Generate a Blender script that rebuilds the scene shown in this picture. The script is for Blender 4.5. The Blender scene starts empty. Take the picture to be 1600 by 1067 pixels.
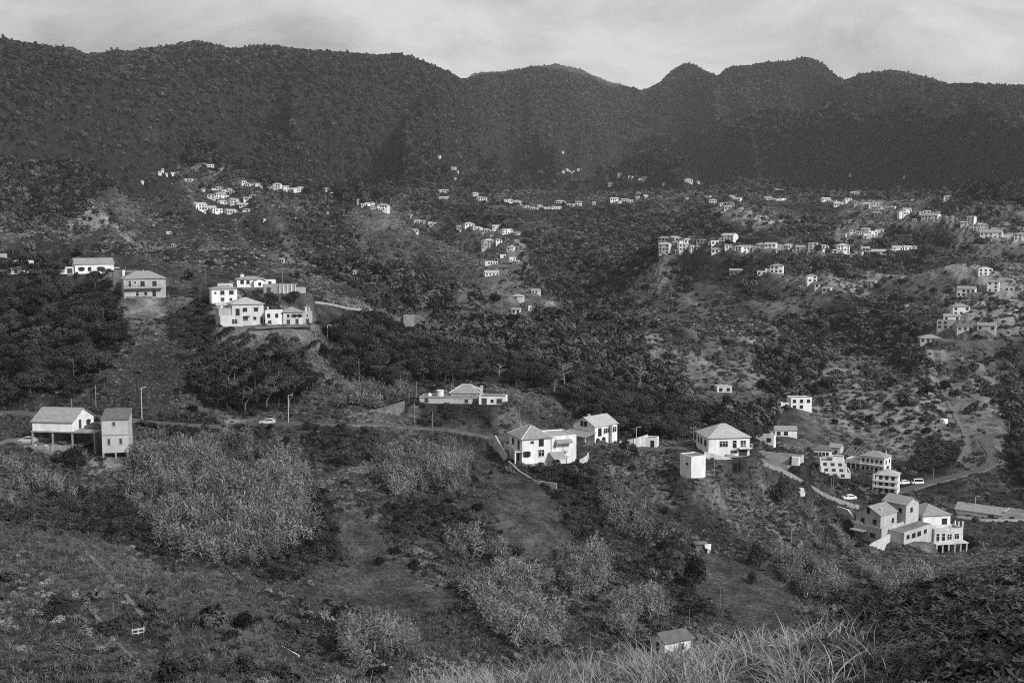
import bpy, bmesh, math, random
import numpy as np
from mathutils import Vector, Matrix

random.seed(7)
rng = np.random.default_rng(7)
SC = bpy.context.scene
COL = SC.collection

# ------------------------------------------------------------------ camera, sky, sun, exposure
FPX = 1716.0                       # focal length in photo pixels (photo 1600 x 1067)
PITCH = math.atan(163.5 / FPX)
SP, CP = math.sin(PITCH), math.cos(PITCH)
CAMZ = 0.0
cam = bpy.data.objects.new('camera', bpy.data.cameras.new('camera'))
COL.objects.link(cam)
cam.data.sensor_width = 36.0
cam.data.lens = 36.0 * FPX / 1600.0
cam.data.clip_start = 0.3
cam.data.clip_end = 30000
cam.location = (0, 0, CAMZ)
cam.rotation_euler = (math.pi / 2 - PITCH, 0, 0)
SC.camera = cam

SC.view_settings.view_transform = 'Standard'
SC.view_settings.look = 'None'
SC.view_settings.gamma = 1
SC.view_settings.use_curve_mapping = False
SC.view_settings.exposure = 1.45
SC.cycles.filter_width = 1.0
SC.cycles.use_denoising = False        # keep leaf-sized detail; what noise is left looks like film grain
SC.cycles.max_bounces = 5
SC.cycles.diffuse_bounces = 3
SC.cycles.transmission_bounces = 3
SC.cycles.transparent_max_bounces = 6
SC.cycles.volume_bounces = 1

SUN_EL, SUN_AZ = math.radians(35), math.radians(135)     # behind the camera, a little to its right
world = bpy.data.worlds.new('World')
SC.world = world
world.use_nodes = True
wn, wl = world.node_tree.nodes, world.node_tree.links
wn.clear()
def N(tree, kind, **kw):
    n = tree.nodes.new(kind)
    for k, v in kw.items(): setattr(n, k, v)
    return n
wt = world.node_tree
out = N(wt, 'ShaderNodeOutputWorld')
bg = N(wt, 'ShaderNodeBackground')
bg.inputs['Strength'].default_value = 0.053
wl.new(bg.outputs[0], out.inputs[0])
sky = N(wt, 'ShaderNodeTexSky')
sky.sky_type = 'NISHITA'
sky.sun_disc = False
sky.sun_elevation = SUN_EL
sky.sun_rotation = SUN_AZ
bw = N(wt, 'ShaderNodeRGBToBW')
wl.new(sky.outputs[0], bw.inputs[0])
tc = N(wt, 'ShaderNodeTexCoord')
mp = N(wt, 'ShaderNodeMapping')
mp.inputs['Scale'].default_value = (3.0, 3.0, 6.5)
mp.inputs['Location'].default_value = (0.35, 0.1, 0.55)
wl.new(tc.outputs['Generated'], mp.inputs[0])
n1 = N(wt, 'ShaderNodeTexNoise')
n1.inputs['Scale'].default_value = 1.5
n1.inputs['Detail'].default_value = 9
n1.inputs['Roughness'].default_value = 0.56
n1.inputs['Distortion'].default_value = 0.5
wl.new(mp.outputs[0], n1.inputs['Vector'])
cr = N(wt, 'ShaderNodeMapRange')
cr.inputs['From Min'].default_value = 0.38
cr.inputs['From Max'].default_value = 0.63
cr.inputs['To Min'].default_value = 2.5
cr.inputs['To Max'].default_value = 5.1
wl.new(n1.outputs['Fac'], cr.inputs['Value'])
mxs = N(wt, 'ShaderNodeMix')                  # cloud deck over a little of the clear sky
mxs.data_type = 'FLOAT'
mxs.inputs[0].default_value = 0.9
wl.new(bw.outputs[0], mxs.inputs[2])
wl.new(cr.outputs[0], mxs.inputs[3])
wl.new(mxs.outputs[0], bg.inputs['Color'])

sun_d = bpy.data.lights.new('sun', 'SUN')
sun_d.energy = 1.5
sun_d.angle = math.radians(10)
sun_d.color = (1, 1, 1)
sun = bpy.data.objects.new('sun', sun_d)
COL.objects.link(sun)
_sd = Vector((math.sin(SUN_AZ) * math.cos(SUN_EL), math.cos(SUN_AZ) * math.cos(SUN_EL), math.sin(SUN_EL)))
sun.rotation_euler = _sd.to_track_quat('Z', 'Y').to_euler()

# ------------------------------------------------------------------ projection helpers
def P(u, v, d):
    """world point seen at photo pixel (u, v) at ground distance d along the view axis"""
    yc = FPX * CP + (533.5 - v) * SP
    zc = -FPX * SP + (533.5 - v) * CP
    s = d / yc
    return Vector(((u - 800) * s, d, CAMZ + zc * s))

def project(x, y, z):
    dep = y * CP - (z - CAMZ) * SP
    dep = np.maximum(dep, 1e-3)
    up = y * SP + (z - CAMZ) * CP
    return 800 + FPX * x / dep, 533.5 - FPX * up / dep

# ------------------------------------------------------------------ noise (numpy)
def _hash(ix, iy, seed):
    h = (ix.astype(np.int64) * 374761393 + iy.astype(np.int64) * 668265263 + seed * 1442695041) & 0xffffffff
    h = ((h ^ (h >> 13)) * 1274126177) & 0xffffffff
    h = (h ^ (h >> 16)) & 0xffffffff
    return h / 4294967295.0
def vnoise(x, y, seed=0):
    ix, iy = np.floor(x), np.floor(y)
    fx, fy = x - ix, y - iy
    fx = fx * fx * fx * (fx * (fx * 6 - 15) + 10)
    fy = fy * fy * fy * (fy * (fy * 6 - 15) + 10)
    a, b = _hash(ix, iy, seed), _hash(ix + 1, iy, seed)
    c, d = _hash(ix, iy + 1, seed), _hash(ix + 1, iy + 1, seed)
    return (a * (1 - fx) + b * fx) * (1 - fy) + (c * (1 - fx) + d * fx) * fy
def fbm(x, y, octv=4, seed=0, gain=0.5):
    s, a, t = 0, 1.0, 0
    ca, sa = math.cos(0.6), math.sin(0.6)
    for k in range(octv):
        s = s + a * (vnoise(x, y, seed + k * 17) - 0.5)
        t += a
        a *= gain
        x, y = (x * ca - y * sa) * 2.03, (x * sa + y * ca) * 2.03
    return s / t * 2
def ridged(x, y, octv=4, seed=0):
    s, a, t = 0, 1.0, 0
    for k in range(octv):
        s = s + a * (1 - 2 * np.abs(vnoise(x, y, seed + 31 * k) - 0.5))
        t += a
        a *= 0.5
        x, y = x * 2.07 + 3.1, y * 2.07 + 1.7
    return s / t
def sstep(a, b, x):
    t = np.clip((x - a) / (b - a), 0, 1)
    return t * t * (3 - 2 * t)

# ------------------------------------------------------------------ terrain: surveyed points (pixel u, pixel v, distance m)
SURVEY = [
 # ground near the viewpoint
 (-200,1500,9),(800,1500,9),(1800,1500,9),(800,1330,18),(300,1300,26),(1500,1180,18),(1700,1130,22),
 (560,1120,42),(700,1100,38),(850,1082,36),(1000,1062,36),(1150,1038,38),(1280,1012,41),(1400,985,46),(1500,965,46),(1600,960,44),(1750,950,44),
 (1600,1085,26),(1400,1115,27),(1200,1150,27),
 (1000,1150,62),(850,1140,64),(700,1120,70),(1200,1100,70),(1400,1010,80),(1600,980,80),(560,1090,74),
 (1400,960,130),(1600,930,130),(1250,1010,120),(1750,940,130),
 # grassy hill bottom left
 (-250,960,90),(-250,850,140),(0,1100,76),(0,960,104),(0,885,130),(0,830,155),(110,835,155),(150,955,108),(250,1090,84),(260,898,138),
 (330,895,137),(380,922,127),(420,988,114),(480,1065,98),(300,985,110),(60,824,160),(490,1010,148),(430,945,160),(100,1020,92),(200,900,130),
 (335,935,156),(240,925,165),(400,965,148),(460,1030,132),(285,930,158),(100,850,176),(100,806,190),(20,845,176),
 # slope with canes, fields, terraces under the road
 (340,790,208),(250,750,220),(200,745,228),(80,750,215),(0,760,205),(420,712,245),(300,700,245),(500,810,205),(480,905,176),(400,860,188),
 (560,830,205),(540,880,190),(620,925,182),(700,950,172),(600,965,168),(520,985,160),(560,1020,140),(640,1040,125),
 (640,740,240),(560,740,240),(720,760,232),(700,820,212),(800,870,200),(760,900,190),(780,990,160),(850,960,172),
 (850,770,240),(820,800,228),(850,830,215),(880,870,205),(930,960,175),(950,900,195),(1000,960,176),(1048,1018,150),(960,1020,148),(1100,1010,160),
 (950,780,245),(1000,840,230),(1080,890,215),(1100,930,200),(1150,955,192),(1230,960,190),(1180,870,230),(1250,870,235),(1300,900,225),
 (1050,790,255),(1130,790,262),(1200,790,275),(1220,805,270),(1260,800,285),(1330,880,255),(1400,880,262),(1480,880,262),(1550,870,270),(1600,860,270),(1750,860,270),
 (1300,830,270),(900,820,230),
 # main road along the spur
 (-250,640,285),(0,645,272),(60,645,270),(140,650,266),(230,657,262),(330,668,265),(420,668,272),(500,670,278),(560,668,284),(640,680,288),(740,686,288),(785,692,290),
 (0,700,240),(20,694,240),(45,696,238),(60,722,222),(120,718,232),(182,716,232),(-60,700,240),
 (790,715,272),(816,720,265),(870,724,262),(905,735,262),(960,700,285),(1030,708,285),(1063,720,272),(1085,748,262),(1100,712,285),(1170,712,285),(1200,735,290),(1300,775,310),(1330,785,315),(1250,752,300),
 (885,692,298),(930,697,296),
 (1330,850,285),(1410,850,290),(1455,868,282),(1500,862,286),(1440,828,298),(1490,815,318),(1420,805,310),(1345,842,286),
 # hillside above the road
 (80,600,295),(150,540,325),(40,500,345),(0,440,372),(150,426,378),(228,465,358),(300,540,325),(300,600,298),(420,590,305),(380,514,328),(465,510,334),(345,478,352),(410,455,372),(440,462,366),
 (500,470,400),(560,480,440),(630,508,440),(590,560,365),(560,615,315),(520,560,345),(650,560,380),(-250,430,380),(-250,540,330),(590,650,292),(480,640,292),
 # spur crest with the long low house, wood falling to the ravine
 (655,633,305),(720,634,303),(790,630,306),(740,655,295),(680,590,370),(700,540,440),(800,535,480),(800,580,405),(880,610,380),(900,540,520),(960,560,500),(1000,625,420),(1060,655,400),(950,660,350),
 (860,650,325),(900,670,330),(1000,690,330),(1080,690,340),(980,700,315),(1120,685,360),(1150,672,400),
 # ravine and the broad hill right of it
 (1080,600,500),(1150,610,500),(1240,640,480),(1130,565,580),(1040,555,600),(1000,505,700),(930,475,820),(960,425,1050),(940,380,1200),(1100,490,720),(1200,432,850),(1140,428,880),(1200,480,730),
 (1060,440,850),(1250,455,800),(1280,450,800),(1360,447,830),(1260,540,610),(1330,600,530),(1400,690,445),(1340,660,480),(1360,738,405),(1300,748,380),(1290,718,410),(1190,695,430),(1220,690,420),(1245,725,330),
 (1440,640,480),(1470,700,430),(1530,745,400),(1440,757,390),(1385,772,372),(1550,690,425),(1490,640,480),(1475,590,520),(1450,542,540),(1477,516,575),(1500,518,570),(1540,518,580),
 (1502,494,610),(1486,504,600),(1508,466,660),(1540,432,700),(1560,456,670),(1590,500,640),(1620,560,590),(1600,620,520),(1610,720,420),(1750,640,560),(1750,760,400),
 (1500,790,355),(1550,808,330),(1600,808,330),(1420,780,360),(1400,560,560),(1350,520,640),(1430,470,720),(1400,425,820),(1480,410,800),
 # terraces and villages
 (1040,395,870),(1110,396,860),(1150,393,880),(1220,390,890),(1300,396,890),(1370,397,890),(1430,388,910),(1480,370,900),(1550,375,880),(1592,378,890),(1350,368,1020),(1300,370,1000),
 (1400,352,1120),(1450,346,1150),(1340,328,1320),(1280,314,1420),(1200,312,1380),(1130,318,1330),(1080,292,1720),(960,316,1450),(880,324,1400),(780,316,1480),(740,312,1520),(690,310,1560),(690,285,1660),
 (700,255,1760),(880,243,2050),(870,268,1880),(960,275,1820),(1030,285,1850),(1160,335,1220),(1100,360,1050),(1020,350,1250),(1300,292,1560),(1410,290,1520),(1480,314,1270),(1590,345,1060),(1750,350,1000),
 (850,370,1150),(860,430,950),(820,350,1200),
 (300,300,1120),(350,330,1020),(315,328,1030),(380,330,1040),(420,298,1220),(500,304,1220),(560,317,1170),(605,332,1120),(655,348,1090),(720,358,1040),(790,366,1010),(765,388,960),(795,405,910),(770,430,880),(830,458,810),(815,482,750),
 (815,496,710),(700,330,1250),(640,320,1300),
 (560,400,930),(480,362,1010),(600,425,820),(700,425,880),(550,435,700),(640,465,640),(740,490,640),(700,470,700),
 (270,372,890),(255,390,810),(200,402,760),(480,395,870),(430,420,640),(330,400,720),(330,425,600),(540,450,560),(400,360,930),
 (330,480,460),(150,450,480),(40,450,480),(240,480,440),(100,395,700),(0,375,660),(-250,380,650),(480,470,470),(410,440,500),
 (0,335,820),(150,305,970),(280,255,1220),(240,280,1150),(460,285,1340),(600,265,1640),(-250,330,800),(360,265,1300),(200,330,950),(100,350,850),
 # mountain flanks
 (100,180,1250),(0,200,1150),(-250,180,1200),(230,190,1500),(320,180,1380),(430,200,1720),(540,190,1700),(500,130,2000),(620,190,2050),(660,160,2150),(700,190,2150),(760,190,2650),(850,190,2500),(900,160,3000),(1000,200,3100),
 (1000,165,3600),(1080,190,2750),(1075,140,3300),(1170,190,2450),(1130,150,3000),(1250,190,2500),(1250,140,2900),(1350,190,2100),(1320,160,2500),(1450,190,1950),(1550,180,1950),(1600,200,1700),(1750,200,1700),(150,120,1650),(310,110,1800),(400,120,2000),(640,120,2450),
 (230,240,1330),(100,260,1060),(400,240,1500),(520,240,1560),(1100,240,2200),(1200,240,2050),(1300,235,1900),(1420,235,1700),(1550,250,1450),(980,240,2400),
]
SKYLINE = [(-300,70,1650),(0,66,1700),(45,76,1720),(75,80,1740),(110,82,1760),(145,95,1800),(175,85,1850),(230,82,1950),(290,72,2050),(310,70,2080),(345,80,2120),(400,78,2220),(430,76,2280),(460,83,2330),
 (500,85,2400),(540,88,2480),(580,91,2560),(625,88,2640),(645,96,2680),(670,104,2750),(700,116,2850),(740,118,3500),(790,117,3600),(830,109,3700),(870,104,3750),(905,111,3800),(930,124,3850),(970,136,3950),(1003,146,4050),
 (1030,135,3900),(1050,114,3850),(1065,104,3820),(1077,99,3800),(1100,115,3750),(1118,127,3700),(1138,110,3620),(1150,107,3590),(1170,108,3540),(1186,104,3500),(1200,102,3480),(1235,101,3420),(1255,94,3400),(1262,93,3370),(1281,101,3320),(1290,109,3300),(1312,130,3200),
 (1325,130,3100),(1350,119,2900),(1395,114,2800),(1420,121,2750),(1445,125,2700),(1480,137,2600),(1520,137,2520),(1560,140,2450),(1600,140,2400),(1900,140,2300)]

EXTRA = []          # building bases add themselves here
# ------------------------------------------------------------------ terrain surface
HB = {   # building bases: photo pixel of the front base centre, distance
 'barn': (82, 697, 236), 'tower': (181, 714, 232), 'villa': (848, 722, 264), 'arched': (940, 696, 296), 'boxhut': (1085, 748, 262), 'bungalow': (1133, 713, 283),
 'longhouse': (722, 634, 302), 'white_left': (148, 427, 375), 'balcony_house': (227, 465, 356), 'white_two': (351, 476, 352), 'big_grey': (378, 512, 330),
 'cube_house': (428, 507, 332), 'small_hip': (462, 507, 333), 'upper_wide': (395, 448, 385), 'edge_house': (2, 425, 375), 'block_wall': (437, 458, 368),
 'right_gable': (1368, 838, 288), 'right_terrace': (1470, 862, 284), 'right_long': (1545, 808, 335), 'road_block': (1385, 771, 372), 'tiers': (1305, 746, 385), 'long_row': (1355, 736, 405),
 'dark_row': (1290, 717, 425), 'shed': (1048, 1022, 148), 'garage': (640, 509, 440)}
for k_, b_ in HB.items(): EXTRA.append(b_)

_pts = []
for (u_, v_, d_) in SURVEY + EXTRA + SKYLINE:
    p = P(u_, v_, d_)
    _pts.append((p.x / p.y, math.log(p.y), (p.z - CAMZ) / p.y))
for (u_, v_, d_) in SKYLINE:                      # the far side falls away behind the crest
    p = P(u_, v_ + 75, d_ * 1.28)
    _pts.append((p.x / p.y, math.log(p.y), (p.z - CAMZ) / p.y))
    p = P(u_, v_ + 150, d_ * 2.2)
    _pts.append((p.x / p.y, math.log(p.y), (p.z - CAMZ) / p.y))
_pts = np.array(_pts)
KL = 0.62
def _feat(a, l): return np.stack([a * 1.9, l * KL], -1)
_F = _feat(_pts[:, 0], _pts[:, 1])
_n = len(_F)
def _phi(r): return r
_D = np.sqrt(((_F[:, None] - _F[None]) ** 2).sum(-1))
_A = np.zeros((_n + 3, _n + 3))
_A[:_n, :_n] = _phi(_D) - 0.004 * np.eye(_n)
_A[:_n, _n] = 1
_A[:_n, _n + 1:] = _F
_A[_n, :_n] = 1
_A[_n + 1:, :_n] = _F.T
_w = np.linalg.solve(_A, np.concatenate([_pts[:, 2], [0, 0, 0]]))
def rbf(a, l):
    sh = a.shape
    f = _feat(a.ravel(), l.ravel())
    o = np.empty(len(f))
    for i in range(0, len(f), 4000):
        g = f[i:i + 4000]
        r = np.sqrt(((g[:, None] - _F[None]) ** 2).sum(-1))
        o[i:i + 4000] = _phi(r) @ _w[:_n] + _w[_n] + g @ _w[_n + 1:]
    return o.reshape(sh)
# coarse evaluation, then cubic-smoothed upsampling to the full grid
NU, ND = 780, 1050
AU0, AU1 = (-330 - 800) / FPX, (1930 - 800) / FPX
gA = np.linspace(AU0, AU1, NU)
gL = np.concatenate([np.linspace(math.log(2.5), math.log(60), 90, endpoint=False), np.linspace(math.log(60), math.log(1500), 740, endpoint=False), np.linspace(math.log(1500), math.log(7500), 220)])
cA = np.linspace(AU0, AU1, 380)
cL = np.concatenate([np.linspace(math.log(2.5), math.log(60), 36, endpoint=False), np.linspace(math.log(60), math.log(1500), 190, endpoint=False), np.linspace(math.log(1500), math.log(7500), 66)])
CT = rbf(*np.meshgrid(cA, cL, indexing='xy'))           # [L, A]
def blur(M, k=(1, 2, 1)):
    k = np.array(k, float) / sum(k)
    for ax in (0, 1):
        Q = np.concatenate([M.take([0], ax), M, M.take([-1], ax)], ax)
        n = M.shape[ax]
        M = sum(k[i] * Q.take(range(i, i + n), ax) for i in range(3))
    return M
CT = np.where((cL > math.log(1400))[:, None], CT, blur(CT))
def upsample(M, xo, xn, ax):
    """Catmull-Rom along one axis"""
    i = np.clip(np.searchsorted(xo, xn) - 1, 0, len(xo) - 2)
    t = ((xn - xo[i]) / (xo[i + 1] - xo[i]))
    i0, i1, i2, i3 = np.clip(i - 1, 0, len(xo) - 1), i, i + 1, np.clip(i + 2, 0, len(xo) - 1)
    sh = [1, 1]; sh[ax] = len(xn)
    t = t.reshape(sh)
    p0, p1, p2, p3 = (M.take(j, ax) for j in (i0, i1, i2, i3))
    return 0.5 * (2 * p1 + (p2 - p0) * t + (2 * p0 - 5 * p1 + 4 * p2 - p3) * t * t + (3 * p1 - p0 - 3 * p2 + p3) * t ** 3)
GT = upsample(upsample(CT, cL, gL, 0), cA, gA, 1)
LL, AA = np.meshgrid(gL, gA, indexing='ij')
GY = np.exp(LL)
GX = AA * GY
GZ = GT * GY
GU, GV = project(GX, GY, GZ + CAMZ)

# polygons in photo pixels name where each kind of cover grows
def inpoly(U, V, poly):
    poly = np.array(poly, float)
    res = np.zeros(U.shape, bool)
    bb = (U >= poly[:, 0].min()) & (U <= poly[:, 0].max()) & (V >= poly[:, 1].min()) & (V <= poly[:, 1].max())
    if not bb.any(): return res
    u, v = U[bb], V[bb]
    r = np.zeros(u.shape, bool)
    j = len(poly) - 1
    for i in range(len(poly)):
        (x1, y1), (x2, y2) = poly[i], poly[j]
        if y1 != y2:
            c = ((y1 > v) != (y2 > v)) & (u < (x2 - x1) * (v - y1) / (y2 - y1) + x1)
            r ^= c
        j = i
    res[bb] = r
    return res
_jit = 26 * fbm(GU / 55, GV / 40, 4, 5)
def cover(polys, dmin=0, dmax=1e9):
    m = np.zeros(GU.shape, bool)
    for p in polys: m |= inpoly(GU + _jit, GV + 0.7 * np.roll(_jit, 37, 1), p)
    return m & (GY >= dmin) & (GY <= dmax)

FOREST_BASE = [(-400,345),(0,340),(100,330),(150,302),(215,268),(255,250),(300,250),(350,262),(400,280),(480,290),(600,312),(640,296),(672,286),(692,268),(715,284),(760,300),(830,268),(870,243),(925,245),(1000,272),(1100,280),(1170,276),(1240,288),(1320,292),(1420,280),(1500,305),(1600,318),(2000,330)]
fb = np.array(FOREST_BASE, float)
FOREST = (GV < np.interp(GU, fb[:, 0], fb[:, 1]) + _jit) & (GY > 760)

# relief noise
wy = FOREST & (GY > 900)
crest = np.interp(GU, [s[0] for s in SKYLINE], [s[2] for s in SKYLINE])
near_crest = sstep(1.0, 0.78, GY / crest) * sstep(0, 60, GV - np.interp(GU, [s[0] for s in SKYLINE], [s[1] for s in SKYLINE]))
mtn = sstep(850, 1500, GY) * np.where(GY < crest, near_crest, 0) * sstep(300, 215, GV)
def _soft(n): return np.where(n > 0, n * 0.35, n)
GZ = GZ + mtn * _soft((ridged(GX / 380 + 0.15 * GY / 420, GY / 900, 4, 3) - 0.82) * 900 + fbm(GX / 130, GY / 260, 3, 9) * 40)
_st = np.array([(P(*q).x / P(*q).y, (P(*q).z - CAMZ) / P(*q).y) for q in SKYLINE])
_lim = np.interp(gA, _st[:, 0], _st[:, 1])[None] - 0.004 * sstep(1.0, 0.85, GY / crest)      # no shoulder stands higher than the crest line
GZ = np.where((GY > 900) & (GY < crest), np.minimum(GZ, _lim * GY), GZ)
midm = sstep(440, 620, GY) * sstep(1550, 1050, GY)
road_calm = 1.0
GZ = GZ + midm * (fbm(GX / 95, GY / 120, 4, 21) * 12.0 + (ridged(GX / 160 + GY / 340, GY / 430, 3, 23) - 0.66) * 68) * sstep(0.25, 1.0, GY / 900 + 0.2)
nearm = sstep(60, 120, GY) * sstep(900, 400, GY)
GZ = GZ + nearm * (fbm(GX / 17, GY / 17, 4, 41) * 1.2 + (ridged(GX / 36 + GY / 90, GY / 80, 3, 43) - 0.62) * 4.5 * sstep(110, 150, GY) * sstep(340, 290, GY))
# farmed terraces: level treads with steep risers
def terrace(Z, step, soft=0.22):
    q = Z / step
    f = np.floor(q)
    t = q - f
    return (f + sstep(0.5 - soft, 0.5 + soft, t)) * step
tmask = sstep(0.02, 0.2, fbm(GX / 150, GY / 150, 2, 77)) * sstep(380, 520, GY) * sstep(1900, 1500, GY) * (~FOREST)
tw = GZ + fbm(GX / 60, GY / 60, 2, 99) * 3
GZ = GZ + tmask * 0.9 * (terrace(tw, 5.0, 0.12) - tw)
GT = GZ / GY
GU, GV = project(GX, GY, GZ + CAMZ)
FOREST = (GV < np.interp(GU, fb[:, 0], fb[:, 1]) + _jit) & (GY > 760) | FOREST & (GY > 1500)

def ground_z(x, y):
    """terrain height under a point (bilinear)"""
    a = np.clip((np.asarray(x) / np.asarray(y) - AU0) / (AU1 - AU0) * (NU - 1), 0, NU - 1.001)
    l = np.log(np.asarray(y, float))
    i = np.clip(np.searchsorted(gL, l) - 1, 0, ND - 2)
    t = (l - gL[i]) / (gL[i + 1] - gL[i])
    j = a.astype(int) if hasattr(a, 'astype') else int(a)
    s = a - j
    z = (GZ[i, j] * (1 - s) + GZ[i, j + 1] * s) * (1 - t) + (GZ[i + 1, j] * (1 - s) + GZ[i + 1, j + 1] * s) * t
    return z
_mD = np.exp(np.linspace(math.log(14), math.log(5500), 2600))
def G(u, v, dmin=14):
    """first terrain point behind photo pixel (u, v)"""
    yc = FPX * CP + (533.5 - v) * SP
    zc = -FPX * SP + (533.5 - v) * CP
    d = _mD[_mD >= dmin]
    tz = ground_z((u - 800) / yc * d, d)
    hit = np.nonzero(tz >= zc / yc * d)[0]
    k = hit[0] if len(hit) else len(d) - 1
    dd = d[k]
    return Vector(((u - 800) / yc * dd, dd, ground_z((u - 800) / yc * dd, dd).item()))

# ------------------------------------------------------------------ cover maps
WOOD = cover([
 [(-60,430),(60,424),(125,430),(185,465),(195,540),(150,590),(95,640),(-60,640)],
 [(280,600),(300,565),(330,545),(420,550),(480,590),(470,640),(400,650),(330,640)],
 [(490,490),(560,480),(630,495),(625,540),(560,560),(505,535)],
 [(480,560),(600,545),(650,510),(760,497),(900,485),(965,515),(1060,610),(1100,660),(1060,695),(960,690),(880,640),(800,605),(640,600),(560,600)],
 [(880,330),(1010,335),(1045,372),(1000,430),(960,470),(1010,500),(975,540),(890,490),(845,440)],
 [(430,345),(540,358),(620,410),(700,440),(690,500),(560,450),(480,405)],
 [(1380,380),(1420,360),(1440,348),(1485,352),(1490,385),(1440,400),(1395,415),(1340,415)],
 [(1285,470),(1400,465),(1440,515),(1420,580),(1300,560),(1235,560)],
 [(1100,660),(1130,620),(1200,625),(1245,590),(1300,600),(1180,690),(1140,690)],
 [(1560,540),(1620,520),(1650,760),(1590,780),(1570,680)],
 [(640,300),(740,325),(800,340),(780,352),(660,345)],
 [(1010,345),(1100,325),(1170,345),(1140,375),(1030,372)],
 [(1130,378),(1260,350),(1300,358),(1290,378),(1150,384)],
 [(1040,400),(1180,396),(1440,394),(1420,420),(1240,425),(1060,425)],
 [(800,380),(870,360),(880,400),(840,440)],
 [(1170,560),(1260,530),(1280,580),(1210,610)],
], 150, 1700)
THICKET = cover([
 [(390,760),(470,740),(530,800),(530,860),(470,910),(400,900),(380,860)],
 [(0,790),(210,760),(250,860),(240,880),(120,830),(0,815)],
 [(830,745),(905,735),(920,760),(890,800),(850,760)],
 [(880,790),(930,770),(950,870),(1040,870),(1050,920),(960,910),(890,850)],
 [(600,790),(700,790),(790,840),(770,850),(640,850),(600,830)],
 [(210,640),(290,655),(420,660),(430,700),(300,700),(215,680)],
 [(250,480),(335,470),(345,520),(270,545)],
 [(640,640),(790,645),(790,665),(660,665)],
 [(1040,890),(1110,960),(1080,980),(1030,900)],
 [(430,990),(530,960),(590,970),(560,1000),(460,1010)],
 [(1440,690),(1500,690),(1480,740),(1400,735)],
 [(470,660),(610,670),(610,720),(520,730),(470,700)],
], 60, 520)
CANE = cover([
 [(215,680),(300,690),(420,700),(480,755),(485,850),(385,885),(255,865),(210,790)],
 [(660,855),(770,845),(850,935),(880,1010),(780,1020),(720,940)],
 [(540,612),(640,600),(650,628),(520,640)],
 [(600,695),(720,715),(740,780),(640,800),(580,760)],
 [(1200,860),(1270,880),(1330,930),(1260,950),(1215,900)],
 [(1330,885),(1440,905),(1480,925),(1380,935)],
 [(870,880),(940,865),(960,920),(900,940)],
 [(950,950),(1040,940),(1060,990),(960,1000)],
 [(530,980),(640,990),(680,1040),(560,1050)],
 [(20,720),(140,720),(130,780),(20,780)],
 [(930,745),(1010,790),(1030,850),(980,850),(930,800)],
 [(1250,800),(1330,840),(1320,880),(1250,850)],
], 60, 420)
FIELD = cover([
 [(470,935),(540,885),(640,880),(730,950),(600,975)],
 [(530,800),(580,790),(610,860),(545,880)],
 [(770,735),(850,735),(892,830),(880,880),(800,870),(775,800)],
 [(140,945),(180,945),(250,1045),(230,1060),(180,1010)],
 [(1100,870),(1200,880),(1260,960),(1160,990),(1080,920)],
], 60, 420)
PALE = cover([   # dry grass, bare banks
 [(-50,870),(60,828),(110,835),(260,893),(340,888),(400,920),(440,1000),(460,1060),(340,1000),(200,930),(80,930)],
 [(330,640),(390,620),(430,650),(360,665)],
 [(1490,600),(1560,620),(1560,690),(1500,720),(1460,660)],
 [(340,510),(500,505),(500,525),(400,530)],
 [(620,480),(760,500),(700,510),(640,500)],
 [(540,640),(640,640),(680,665),(560,665)],
 [(160,420),(210,430),(200,470),(165,450)],
], 60, 640)

F3 = inpoly(GU + _jit * 0.3, GV, [(775,742),(850,735),(892,830),(882,880),(800,870),(780,800)]) & (GY > 150) & (GY < 300)
def soft_mask(M, n=10):
    M = M.astype(float)
    for _ in range(n): M = blur(M, (1, 1, 1))
    return M
WOODS = soft_mask(WOOD, 20) * (0.25 + 0.75 * sstep(-0.45, 0.05, fbm(GX / 34, GY / 40, 3, 91)))
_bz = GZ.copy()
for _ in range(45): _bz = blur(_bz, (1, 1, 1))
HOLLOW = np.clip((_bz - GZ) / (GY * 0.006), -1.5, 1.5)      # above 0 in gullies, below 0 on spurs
FLINE = np.interp(GU, fb[:, 0], fb[:, 1])
FUZZ = np.where(GY > 700, np.exp(-np.maximum(GV - FLINE, 0) / 16.0), 0)
patch = fbm(GX / 38, GY / 38, 4, 55) + 0.35 * fbm(GX / 9, GY / 9, 3, 56)
patch_far = fbm(GX / 90, GY / 90, 4, 57)
PT = np.where(GY > 420, patch_far, patch)
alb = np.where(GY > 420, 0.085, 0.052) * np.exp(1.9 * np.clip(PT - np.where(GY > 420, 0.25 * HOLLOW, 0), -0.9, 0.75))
alb = np.where(FIELD, 0.06 + 0.02 * PT + 0.012 * fbm(GX / 3, GY / 3, 2, 7), alb)
alb = np.where(PALE, np.where(GY < 165, 0.075, 0.12) + 0.03 * PT, alb)
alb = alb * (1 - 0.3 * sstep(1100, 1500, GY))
alb = np.where(WOOD | THICKET | CANE, 0.028, alb)
alb = np.where(FOREST, 0.02, alb)
alb = np.clip(blur(blur(alb)), 0.02, 0.2)

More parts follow.
